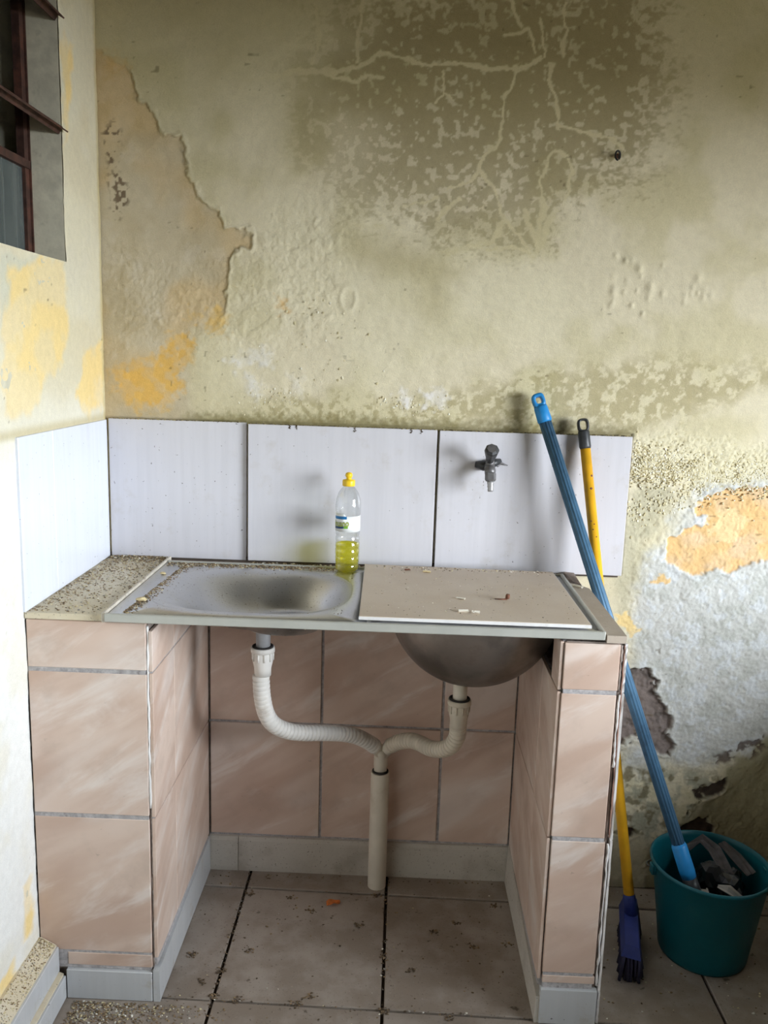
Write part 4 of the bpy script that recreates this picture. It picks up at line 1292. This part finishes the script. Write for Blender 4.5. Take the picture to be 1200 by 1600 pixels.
def eyelet(mb, c, up, r_out, r_in_w, r_in_h, thick, facing, length):
    """flat hanging end with a hole: outer rounded outline, inner slot"""
    up, fc = Vector(up).normalized(), Vector(facing).normalized()
    fc = (fc - up * fc.dot(up)).normalized()
    sd_ = up.cross(fc)
    n = 32
    rings = []
    for off, grow in ((-thick / 2, 0.86), (-thick / 3, 1.0), (thick / 3, 1.0), (thick / 2, 0.86)):
        o_, i_ = [], []
        for k in range(n):
            a = 2 * math.pi * k / n
            c_, s_ = math.cos(a), math.sin(a)
            e = 3.2
            kk = (abs(c_) ** e + abs(s_) ** e) ** (-1 / e)
            o_.append(Vector(c) + sd_ * (kk * c_ * r_out * grow) + up * (kk * s_ * length * grow) + fc * off)
            i_.append(Vector(c) + sd_ * (kk * c_ * r_in_w / grow ** 0.5) + up * (kk * s_ * r_in_h / grow ** 0.5) + fc * off)
        rings.append((o_, i_))
    V, F = [], []
    for o_, i_ in rings:
        V += o_ + i_
    st_ = 2 * n
    for j in range(3):
        for k in range(n):
            k2 = (k + 1) % n
            F.append((j * st_ + k, j * st_ + k2, (j + 1) * st_ + k2, (j + 1) * st_ + k))
            F.append((j * st_ + n + k2, j * st_ + n + k, (j + 1) * st_ + n + k, (j + 1) * st_ + n + k2))
    for j, fl_ in ((0, True), (3, False)):
        for k in range(n):
            k2 = (k + 1) % n
            f = (j * st_ + k, j * st_ + n + k, j * st_ + n + k2, j * st_ + k2)
            F.append(f if not fl_ else f[::-1])
    mb.add(V, F, True)


P0, P1 = Vector((1.0400, -0.0345, 1.2730)), Vector((1.4140, -0.2900, 0.2050))
dv = (P1 - P0).normalized()
at_ = lambda s: P0 + dv * s
LEN = (P1 - P0).length
mop = tag(empty('mop', tuple(P1)), 'blue ribbed pole mop leaning from the teal bucket to the wall', 'mop')
mp_ = MB().tube([at_(0.055), at_(LEN * 0.5), at_(LEN - 0.075)], [0.0150, 0.0150, 0.0145], 48, flute=0.16, nf=12).build('pole', 'blue', mop)
gc = MB()
gc.tube([at_(0.062), at_(0.058), at_(0.028), at_(0.020)], [0.0150, 0.0172, 0.0162, 0.0150], 24, squash=[(1, 1), (1, 1), (0.9, 1), (0.75, 1)])
eyelet(gc, at_(0.008), -dv, 0.0150, 0.0068, 0.0078, 0.020, (0, -1, 0.1), 0.0170)
recalc(gc.build('hanging_cap', 'blue_bright', mop))
MB().tube([at_(LEN - 0.085), at_(LEN - 0.078), at_(LEN - 0.02), at_(LEN - 0.005)], [0.0150, 0.0175, 0.0180, 0.0165], 24).build('ferrule', 'blue_bright', mop)
MB().tube([at_(LEN - 0.008), at_(LEN + 0.035)], [0.0165, 0.0185], 20).build('socket', 'black', mop)
hd = MB()
hc = at_(LEN + 0.045)
for (a0, a1, t_) in ((-0.030, 0.034, 0.010),):
    e1 = Vector((0.93, -0.20, 0.05)).normalized()
    e3 = dv
    e2 = e3.cross(e1).normalized()
    base = [hc + e1 * a0 - e2 * t_, hc + e1 * a1 - e2 * t_, hc + e1 * a1 + e2 * t_, hc + e1 * a0 + e2 * t_]
    hd.prism([tuple(p - e3 * 0.022) for p in base], [tuple(p + e3 * 0.055) for p in base])
    for s_ in (a0, a1 - 0.004):
        rb_ = [hc + e1 * s_ - e2 * (t_ + 0.003), hc + e1 * (s_ + 0.004) - e2 * (t_ + 0.003), hc + e1 * (s_ + 0.004) + e2 * (t_ + 0.003), hc + e1 * s_ + e2 * (t_ + 0.003)]
        hd.prism([tuple(p - e3 * 0.024) for p in rb_], [tuple(p + e3 * 0.055) for p in rb_])
recalc(hd.build('mop_clamp', 'clamp', mop))

Q0, Q1 = Vector((1.1520, -0.0340, 1.2100)), Vector((1.2985, -0.2500, 0.0980))
dq = (Q1 - Q0).normalized()
aq = lambda s: Q0 + dq * s
LQ_ = (Q1 - Q0).length
broom = tag(empty('broom', (Q1.x, Q1.y, 0.0)), 'yellow pole broom with black cap standing behind the right pillar', 'broom')
MB().tube([aq(0.03), aq(LQ_ - 0.03)], 0.0122, 24).build('pole', 'yellow', broom)
wr_ = random.Random(4)
for s, a, ln, rr in ((0.118, 0.6, 0.007, 0.0035), (0.148, 0.2, 0.004, 0.0035), (0.225, -0.4, 0.014, 0.002), (0.232, 0.1, 0.010, 0.002), (0.245, -0.2, 0.012, 0.002), (0.262, 0.3, 0.009, 0.002)):
    c = aq(s) + Vector((math.sin(a) * 0.0118, -math.cos(a) * 0.0118, 0))
    MB().lathe([(0.0, 0.0012), (rr * 0.7, 0.001), (rr, 0.0), (rr * 0.8, -0.001)], c, (math.sin(a), -math.cos(a), 0.1), 9).build('chip_mark', 'twig', broom)
bc = MB()
bc.tube([aq(0.055), aq(0.05), aq(0.016), aq(0.012)], [0.0125, 0.0140, 0.0135, 0.0125], 24)
eyelet(bc, aq(-0.001), -dq, 0.0132, 0.0080, 0.0110, 0.018, (0, -1, 0.05), 0.0160)
recalc(bc.build('hanging_cap', 'black', broom))
MB().tube([aq(LQ_ - 0.035), aq(LQ_ - 0.03), aq(LQ_ + 0.012)], [0.0125, 0.0145, 0.0165], 20).build('socket', 'navy', broom)
hc = aq(LQ_ + 0.012)
hb = MB()
hb.prism([(hc.x - 0.05, hc.y - 0.115, 0.062), (hc.x - 0.01, hc.y - 0.130, 0.062), (hc.x + 0.035, hc.y + 0.055, 0.062), (hc.x - 0.01, hc.y + 0.066, 0.062)],
         [(hc.x - 0.040, hc.y - 0.105, 0.085), (hc.x - 0.012, hc.y - 0.118, 0.085), (hc.x + 0.026, hc.y + 0.048, 0.094), (hc.x - 0.004, hc.y + 0.055, 0.094)])
hbo = recalc(hb.build('broom_head', 'navy', broom))
bs = MB()
for i in range(26):
    for j in range(5):
        u, w = (i + 0.5) / 26, (j + 0.5) / 5
        x = hc.x - 0.046 + 0.040 * w + 0.042 * u
        y_ = hc.y - 0.118 + 0.172 * u
        bs.tube([(x, y_, 0.064), (x + rj.uniform(-1, 1) * 0.006 + (w - 0.5) * 0.014, y_ + rj.uniform(-1, 1) * 0.008, 0.002)], [0.0034, 0.0042], 5)
tag(bs.build('bristles', 'bristle', broom), kind='stuff')

# ------------------------------------------------------------------ bucket and what is in it
kx, ky = 1.4750, -0.2460
bucket = tag(empty('bucket', (kx, ky, 0.0)), 'dark teal plastic bucket on the floor right of the sink stand', 'bucket')
kax = Vector((-0.03, -0.045, 1)).normalized()
kax = Vector((0, 0, 1))
bprof = [(0.0, 0.004), (0.090, 0.004), (0.0985, 0.0005), (0.1005, 0.006), (0.1045, 0.040), (0.1060, 0.050), (0.1285, 0.214), (0.1335, 0.217), (0.1355, 0.221), (0.1350, 0.225), (0.1325, 0.2265), (0.1295, 0.225), (0.1270, 0.214), (0.1030, 0.045), (0.0970, 0.008), (0.0, 0.008)]
MB().lathe(bprof, (kx, ky, 0.0005), kax, 64).build('bucket_body', 'teal', bucket)
bh = MB()
hp = []
for k in range(25):
    a = math.pi * k / 24
    hp.append((kx - 0.1385 * math.cos(a), ky + 0.1385 * math.sin(a) * 0.99 + 0.004, 0.205 - 0.105 * math.sin(a) ** 1.5 * 0.0 + 0.0 - 0.06 * math.sin(a)))
bh.tube(hp, 0.0016, 8)
bh.build('bail_handle', 'wire', bucket)
for s in (-1, 1):
    MB().box(kx + s * 0.131 - 0.006, kx + s * 0.131 + 0.006, ky - 0.010, ky + 0.010, 0.190, 0.215, 0.002).build('handle_ear', 'teal', bucket)


def crumple(name, mat, c, rx, ry, rz, amp, seed, n=3, sharp=1.0):
    import bmesh
    bm = bmesh.new()
    bmesh.ops.create_icosphere(bm, subdivisions=n, radius=1.0)
    rs = random.Random(seed)
    planes = []
    for k in range(26):
        v = Vector((rs.gauss(0, 1), rs.gauss(0, 1), rs.gauss(0, 1))).normalized()
        planes.append((v, rs.uniform(0.35, 1.0), rs.uniform(-1, 1)))
    for v in bm.verts:
        p = v.co.copy()
        d = 0
        for pv, w, ph in planes:
            t = p.dot(pv) * 3.0 * w + ph * 3
            d += abs((t % 2.0) - 1.0) - 0.5
        p *= 1 + amp * d / 5.0 + rs.uniform(-1, 1) * amp * 0.18
        v.co = Vector((c[0] + p.x * rx, c[1] + p.y * ry, c[2] + p.z * rz))
    me = bpy.data.meshes.new(name)
    bm.to_mesh(me)
    bm.free()
    me.materials.append(M[mat])
    o = bpy.data.objects.new(name, me)
    C.objects.link(o)
    return o


tag(crumple('plastic_bag', 'bag', (kx + 0.032, ky + 0.016, 0.125), 0.068, 0.070, 0.082, 0.5, 5, 4), 'crumpled black plastic bag stuffed inside the teal bucket', 'bag')


def ribbon(name, mat, pts, widths, thick, label, cat, twist=0.0):
    pts = [Vector(p) for p in pts]
    V, F = [], []
    rr = random.Random(len(pts))
    for i, p in enumerate(pts):
        t = (pts[min(i + 1, len(pts) - 1)] - pts[max(i - 1, 0)]).normalized()
        s = t.cross(Vector((0, -0.4, 1))).normalized()
        nn = s.cross(t)
        for q in (-1, -0.4, 0.1, 0.6, 1):
            V.append(p + s * widths[i] * q + nn * (rr.uniform(-1, 1) * 0.006))
    for i in range(len(pts) - 1):
        for q in range(4):
            F.append((i * 5 + q, i * 5 + q + 1, (i + 1) * 5 + q + 1, (i + 1) * 5 + q))
    o = MB().add(V, F, False).build(name, mat)
    sm = o.modifiers.new('thickness', 'SOLIDIFY')
    sm.thickness = thick
    return tag(o, label, cat)


ribbon('rag', 'rag', [(kx - 0.020, ky + 0.088, 0.206), (kx + 0.006, ky + 0.080, 0.234), (kx + 0.026, ky + 0.050, 0.226), (kx + 0.034, ky + 0.012, 0.210), (kx + 0.040, ky - 0.030, 0.200)], [0.010, 0.013, 0.015, 0.016, 0.010], 0.002,
       'grey rag strip folded over the black bag at the back of the bucket', 'rag')
ribbon('cardboard_scrap', 'rag', [(kx + 0.056, ky + 0.085, 0.226), (kx + 0.078, ky + 0.048, 0.216), (kx + 0.096, ky + 0.000, 0.196)], [0.012, 0.016, 0.012], 0.002,
       'grey torn strip against the right inside of the bucket', 'scrap')
ribbon('rag', 'clamp', [(kx + 0.002, ky - 0.048, 0.196), (kx + 0.022, ky - 0.060, 0.200), (kx + 0.046, ky - 0.082, 0.184)], [0.006, 0.013, 0.005], 0.002,
       'small pale scrap beside the mop clamp in the bucket', 'scrap')

# ------------------------------------------------------------------ wall hook
hk = tag(empty('wall_hook', (1.1930, -0.004, 1.8215)), 'small twisted dark wire hook high on the stained wall', 'hook')
hp = [(1.1930, 0.004, 1.8225), (1.1928, -0.012, 1.8215)]
for k in range(14):
    a = -0.6 + 5.4 * k / 13
    hp.append((1.1890 + 0.0060 * math.cos(a), -0.016 - 0.0008 * k, 1.8190 + 0.0105 * math.sin(a)))
MB().tube(hp, 0.0022, 8).build('hook_wire', 'hook', hk)
MB().lathe([(0.0, 0.004), (0.004, 0.004), (0.0055, 0.0), (0.0055, -0.004)], (1.1930, -0.004, 1.8225), (0, -1, 0), 12).build('wall_plug', 'twig', hk)


# ------------------------------------------------------------------ crumbs: thousands of tiny paint and dirt flakes
class Chips:
    def __init__(self, seed):
        self.r = random.Random(seed)
        self.mb, self.c = MB(), []

    def chip(self, x, y, z, s, col, flat=0.45, lift=0.0):
        r = self.r
        k = r.choice((4, 5))
        a0 = r.uniform(0, 6.28)
        st_ = r.uniform(0.45, 1.0)
        ring, top = [], []
        tx_, ty_ = r.uniform(-0.3, 0.3), r.uniform(-0.3, 0.3)
        for i in range(k):
            a = a0 + 6.283 * i / k + r.uniform(-0.3, 0.3)
            rad = s * r.uniform(0.6, 1.1)
            dx, dy = math.cos(a) * rad, math.sin(a) * rad * st_
            ring.append((x + dx, y + dy, z + max(-0.0003, dx * tx_ + dy * ty_) + lift))
            top.append((x + dx * 0.8, y + dy * 0.8, z + max(0, dx * tx_ + dy * ty_) + s * flat + lift))
        self.mb.prism(ring, top)
        self.c += [(*lin(*col), 1)] * (2 * k)

    def done(self, name, label, cat):
        o = self.mb.build(name, 'crumb', colors=self.c)
        return tag(recalc(o), label, cat, kind='stuff')


DK, BR, TN, CRM, WH, GR = (100, 86, 70), (134, 114, 90), (150, 130, 100), (208, 196, 160), (232, 228, 216), (150, 146, 138)


def pick(r, weights):
    cols = (DK, BR, TN, CRM, WH, GR)
    c = r.choices(cols, weights)[0]
    k = r.uniform(0.85, 1.12)
    return tuple(min(255, q * k) for q in c)


ch = Chips(11)
r = ch.r
for _ in range(2600):   # left counter slab: thick at the back corner, thinner to the front
    t = r.random() ** 2.6
    y_ = -0.012 - 0.47 * t
    x = r.uniform(0.008, 0.152) if t > 0.25 else r.uniform(0.010, 0.152)
    if t > 0.3 and r.random() < 0.35:
        x = 0.008 + abs(r.gauss(0, 0.03))
    if not 0.008 < x < 0.151:
        continue
    ch.chip(x, y_, 0.8456 + (r.uniform(0, 0.004) if t < 0.2 else 0), r.uniform(0.0008, 0.0030), pick(r, (1, 4, 7, 4, 1, 2)))
ch.done('counter_crumbs', 'paint crumbs and dirt heaped on the left counter', 'crumbs')
ch = Chips(12)
r = ch.r
for _ in range(2300):   # along the back of the sink and down its left edge
    if r.random() < 0.62:
        x = 0.17 + 0.42 * r.random() ** 1.3
        y_ = -0.062 - abs(r.gauss(0, 0.016))
        z = DZ
    else:
        t = r.random()
        x = 0.190 + abs(r.gauss(0, 0.010)) + 0.02 * (1 - t)
        y_ = -0.07 - 0.41 * t
        z = DZ
    cx, cy, a, b, e, dep = BOWLS['left'][:6]
    k = (abs((x - cx) / a) ** e + abs((y_ - cy) / b) ** e) ** (1 / e)
    if k < 1:
        t = (1 - k) / 0.90
        z = DZ - 0.0006 + left_depth(t, (x - cx) / (math.hypot(x - cx, y_ - cy) + 1e-9))
    ch.chip(x, y_, z, r.uniform(0.0008, 0.0030), pick(r, (4, 6, 5, 3, 1, 1)))
for _ in range(500):   # specks inside the bowl
    x, y_ = r.uniform(0.20, 0.62), r.uniform(-0.44, -0.10)
    cx, cy, a, b, e, dep = BOWLS['left'][:6]
    k = (abs((x - cx) / a) ** e + abs((y_ - cy) / b) ** e) ** (1 / e)
    t = max(0, (1 - k) / 0.90)
    z = DZ - 0.0006 + left_depth(t, (x - cx) / (math.hypot(x - cx, y_ - cy) + 1e-9)) if k < 1 else DZ
    ch.chip(x, y_, z, r.uniform(0.0006, 0.0020), pick(r, (6, 4, 1, 1, 1, 0)))
ch.done('sink_crumbs', 'dark crumbs and flakes along the back and left of the sink', 'crumbs')
ch = Chips(13)
r = ch.r
for _ in range(1100):   # gap between the sink and the backsplash
    x = r.uniform(0.36, 1.13)
    ch.chip(x, r.uniform(-0.052, -0.021), 0.8441, r.uniform(0.0012, 0.0042), pick(r, (7, 5, 3, 2, 2, 2)), 0.7)
ch.done('backsplash_crumbs', 'dirt packed in the gap under the backsplash', 'crumbs')
ch = Chips(14)
r = ch.r
for _ in range(240):   # board
    x, y_ = r.uniform(0.66, 1.09), r.uniform(-0.48, -0.075)
    ch.chip(x, y_, BT, r.uniform(0.0005, 0.0018), pick(r, (3, 4, 3, 3, 3, 0)))
for _ in range(120):
    ch.chip(r.uniform(0.66, 1.08), -0.078 - abs(r.gauss(0, 0.012)), BT, r.uniform(0.0008, 0.0030), pick(r, (3, 4, 4, 3, 2, 1)))
ch.done('board_crumbs', 'fine specks scattered over the board on the sink', 'crumbs')
ch = Chips(15)
r = ch.r
for _ in range(1500):   # ledge on the left
    t = r.random()
    x = r.uniform(0.004, 0.036)
    ch.chip(x, -0.492 - 0.9 * t * t, 0.139 - max(0, x - 0.006) * 0.55, r.uniform(0.0008, 0.0026), pick(r, (0, 2, 6, 7, 1, 2)))
ch.done('ledge_crumbs', 'plaster crumbs on the ledge at the foot of the left wall', 'crumbs')
ch = Chips(16)
r = ch.r
for _ in range(1100):   # floor by the left pillar
    x = 0.075 + abs(r.gauss(0, 0.12))
    ch.chip(x, -0.500 - abs(r.gauss(0, 0.05)), 0.0005, r.uniform(0.0010, 0.0036), pick(r, (3, 6, 6, 3, 2, 4)), 0.5)
for _ in range(420):    # niche floor and joints
    x, y_ = r.uniform(0.265, 1.03), r.uniform(-0.56, -0.03)
    q = r.random()
    if q < 0.22:
        x = 0.362 + r.gauss(0, 0.005)
    elif q < 0.42:
        x = 0.7237 + r.gauss(0, 0.004)
    elif q < 0.58:
        y_ = skew(x, -0.482) + r.gauss(0, 0.004)
    elif q < 0.70:
        y_ = -0.025 - abs(r.gauss(0, 0.012))
    ch.chip(x, y_, 0.0005, r.uniform(0.0008, 0.0036), pick(r, (9, 6, 2, 1, 1, 1)), 0.4)
CL = [(0.381, -0.114), (0.481, -0.126), (0.662, -0.220), (0.539, -0.170), (0.411, -0.322), (0.362, -0.392), (0.328, -0.429), (0.565, -0.458), (0.896, -0.195), (0.842, -0.229), (0.787, -0.363), (0.721, -0.319), (0.728, -0.488), (0.414, -0.477), (0.538, -0.482), (0.862, -0.498), (0.933, -0.277), (0.285, -0.342), (1.017, -0.265), (0.70, -0.10), (1.0, -0.12), (0.362, -0.47)]
for x0, y0 in CL:
    for _ in range(20):
        ch.chip(x0 + r.gauss(0, 0.006), y0 + r.gauss(0, 0.005), 0.0005, r.uniform(0.0012, 0.0042), pick(r, (9, 5, 1, 0, 0, 0)), 0.4)
for _ in range(260):    # floor near the bucket
    x, y_ = r.uniform(1.19, 1.75), r.uniform(-0.62, -0.03)
    if math.hypot(x - kx, y_ - ky) < 0.11:
        continue
    ch.chip(x, y_, 0.0005, r.uniform(0.001, 0.004), pick(r, (4, 4, 3, 3, 4, 3)), 0.4)
ch.done('floor_crumbs', 'dirt crumbs and flakes scattered over the tiled floor', 'crumbs')


def wall_chip(ch, x, z, s_, col, out, y0=-0.0006, tall=1.0):
    r = ch.r
    k = r.choice((4, 5))
    a0 = r.uniform(0, 6.28)
    ring, top = [], []
    tx_, tz_ = r.uniform(-0.4, 0.4), r.uniform(-0.5, 0.2)
    for i in range(k):
        a = a0 + 6.283 * i / k + r.uniform(-0.3, 0.3)
        rad = s_ * r.uniform(0.6, 1.1)
        dx, dz = math.cos(a) * rad, math.sin(a) * rad * tall
        ring.append((x + dx, y0 + 0.002, z + dz))
        top.append((x + dx * 0.75, y0 - max(0.0002, out + dx * tx_ + dz * tz_), z + dz * 0.75))
    ch.mb.prism(ring, top)
    ch.c += [(*lin(*col), 1)] * (2 * k)


CRUST = [(216, 206, 172), (206, 196, 160), (226, 220, 196), (196, 184, 146), (232, 228, 212)]
ch = Chips(21)
r = ch.r
for _ in range(2600):   # granular crust beside the tiles
    x = 1.283 + 0.42 * r.random() ** 1.15
    zc = 1.118 - 0.03 * (x - 1.28) + r.gauss(0, 0.026) - (0.01 if x > 1.45 else 0)
    wall_chip(ch, x, zc, r.uniform(0.0012, 0.0040), r.choice(CRUST), r.uniform(0.0005, 0.0019))
for x0, z0, sx, sz, n in ((0.40, 1.25, 0.05, 0.02, 70), (0.72, 1.245, 0.04, 0.012, 60), (0.80, 1.245, 0.02, 0.012, 40), (0.5, 1.38, 0.08, 0.08, 60),
                          (1.36, 1.02, 0.05, 0.015, 90), (1.42, 1.05, 0.04, 0.012, 70), (1.30, 0.98, 0.02, 0.02, 40), ):
    for _ in range(n):
        wall_chip(ch, x0 + r.gauss(0, sx), z0 + r.gauss(0, sz), r.uniform(0.0010, 0.0034), r.choice(CRUST), r.uniform(0.0003, 0.0011), tall=1.5)
o = ch.mb.build('wall_crust', 'crumb', wall_back, colors=ch.c)
tag(recalc(o), kind='stuff')
ch = Chips(22)
r = ch.r
for _ in range(900):    # grime lodged on the top edge of the backsplash
    x = r.uniform(0.01, 1.27)
    ytop = -0.006 if x < 0.346 else -0.018
    ch.chip(x, r.uniform(ytop + 0.001, -0.001), 1.1862 + (0.002 if x < 0.346 else 0), r.uniform(0.0010, 0.0030), r.choice(((120, 108, 70), (96, 84, 60), (150, 138, 96), (176, 164, 120), (90, 76, 60))), 0.6)
for x0 in (0.452, 0.610, 0.770, 0.468, 0.746):
    for q in range(7):
        wall_chip(ch, x0 + r.gauss(0, 0.0018), 1.186 - q * 0.0013 * r.uniform(0.6, 1.3), r.uniform(0.0012, 0.0024), (84, 72, 58), 0.001, -0.0182, 1.4)
ch.done('backsplash_grime', 'dark grime bits along the top edge of the white backsplash', 'grime')


# single larger bits
def flake(name, mat, x, y, z, w, d, rot, label, cat, curl=0.3, group=None, thick=0.0008):
    o = empty(name, (0, 0, 0))
    C.objects.unlink(o)
    bpy.data.objects.remove(o)
    n = 6
    V, F = [], []
    c_, s_ = math.cos(rot), math.sin(rot)
    rr = random.Random(int(x * 1e5))
    for i in range(n + 1):
        t = i / n - 0.5
        wob = rr.uniform(0.85, 1.1)
        for j in range(4):
            q = j / 3 - 0.5
            lx, ly = t * w, q * d * wob
            hz = curl * d * (2 * q) ** 2 * 0.5 + thick
            V.append((x + lx * c_ - ly * s_, y + lx * s_ + ly * c_, z + hz))
    for i in range(n):
        for j in range(3):
            F.append((i * 4 + j, (i + 1) * 4 + j, (i + 1) * 4 + j + 1, i * 4 + j + 1))
    o = MB().add(V, F, False).build(name, mat)
    sm = o.modifiers.new('thickness', 'SOLIDIFY')
    sm.thickness, sm.offset = thick, 0
    return tag(o, label, cat, group)


FG = 'paint flakes on the board'
flake('paint_flake', 'flake', 0.858, -0.436, BT, 0.020, 0.010, 0.05, 'left of two white curled paint flakes near the board front', 'flake', 0.7, FG)
flake('paint_flake', 'flake', 0.882, -0.441, BT, 0.016, 0.010, -0.1, 'right of two white curled paint flakes near the board front', 'flake', 0.7, FG)
flake('paint_flake', 'flake', 0.858, -0.340, BT, 0.020, 0.009, -0.4, 'thin pale paint flake at the middle of the board', 'flake', 0.3, FG)
flake('paint_flake', 'yellow_chunk', 0.793, -0.124, BT, 0.018, 0.010, -0.2, 'tan paint flake at the back left of the board', 'flake', 0.4, FG)
flake('paint_flake', 'twig', 0.748, -0.112, BT, 0.013, 0.009, 0.3, 'brown paint flake at the back left corner of the board', 'flake', 0.4, FG)
flake('paint_flake', 'flake', 1.1390, -0.160, 0.8478, 0.026, 0.010, -0.75, 'white paint flake at the back of the narrow right counter strip', 'flake', 0.8)
MB_t = MB().tube([(0.9560, -0.337, BT + 0.004), (0.957, -0.338, BT + 0.010), (0.9575, -0.338, BT + 0.0135)], [0.0042, 0.0048, 0.0036], 9)
MB_t.tube([(0.956, -0.337, BT + 0.0022), (0.944, -0.337, BT + 0.0018), (0.930, -0.335, BT + 0.0012)], [0.0018, 0.0014, 0.0008], 7)
tag(MB_t.build('twig_stub', 'twig'), 'small brown twig stub standing on the board', 'twig')
for x, y_, s, lb in ((0.2010, -0.392, 0.011, 'cream plaster chunk at the front left of the sink edge'), (0.1850, -0.175, 0.007, 'small cream plaster chunk halfway along the left sink edge')):
    tag(crumple('plaster_chunk', 'yellow_chunk', (x, y_, DZ + s * 0.32), s, s * 0.75, s * 0.38, 0.5, int(s * 9000), 2), lb, 'plaster', 'plaster chunks on the sink edge')
# dry leaf on the niche floor
lf = MB()
V, F = [], []
for i in range(9):
    t = i / 8
    w = 0.011 * math.sin(math.pi * min(1, t * 0.95 + 0.04)) ** 0.7
    for q in (-1, -0.5, 0, 0.5, 1):
        V.append((0.576 + 0.032 * t - 0.3 * w * q, -0.150 + 0.016 * t + w * q, 0.0025 + 0.006 * abs(q) ** 1.5 + 0.004 * math.sin(t * 5 + q)))
for i in range(8):
    for q in range(4):
        F.append((i * 5 + q, (i + 1) * 5 + q, (i + 1) * 5 + q + 1, i * 5 + q + 1))
lf.add(V, F, False)
lo_ = lf.build('dry_leaf', 'leaf')
lo_.modifiers.new('thickness', 'SOLIDIFY').thickness = 0.0008
tag(lo_, 'crumpled orange dry leaf on the floor under the sink', 'leaf')
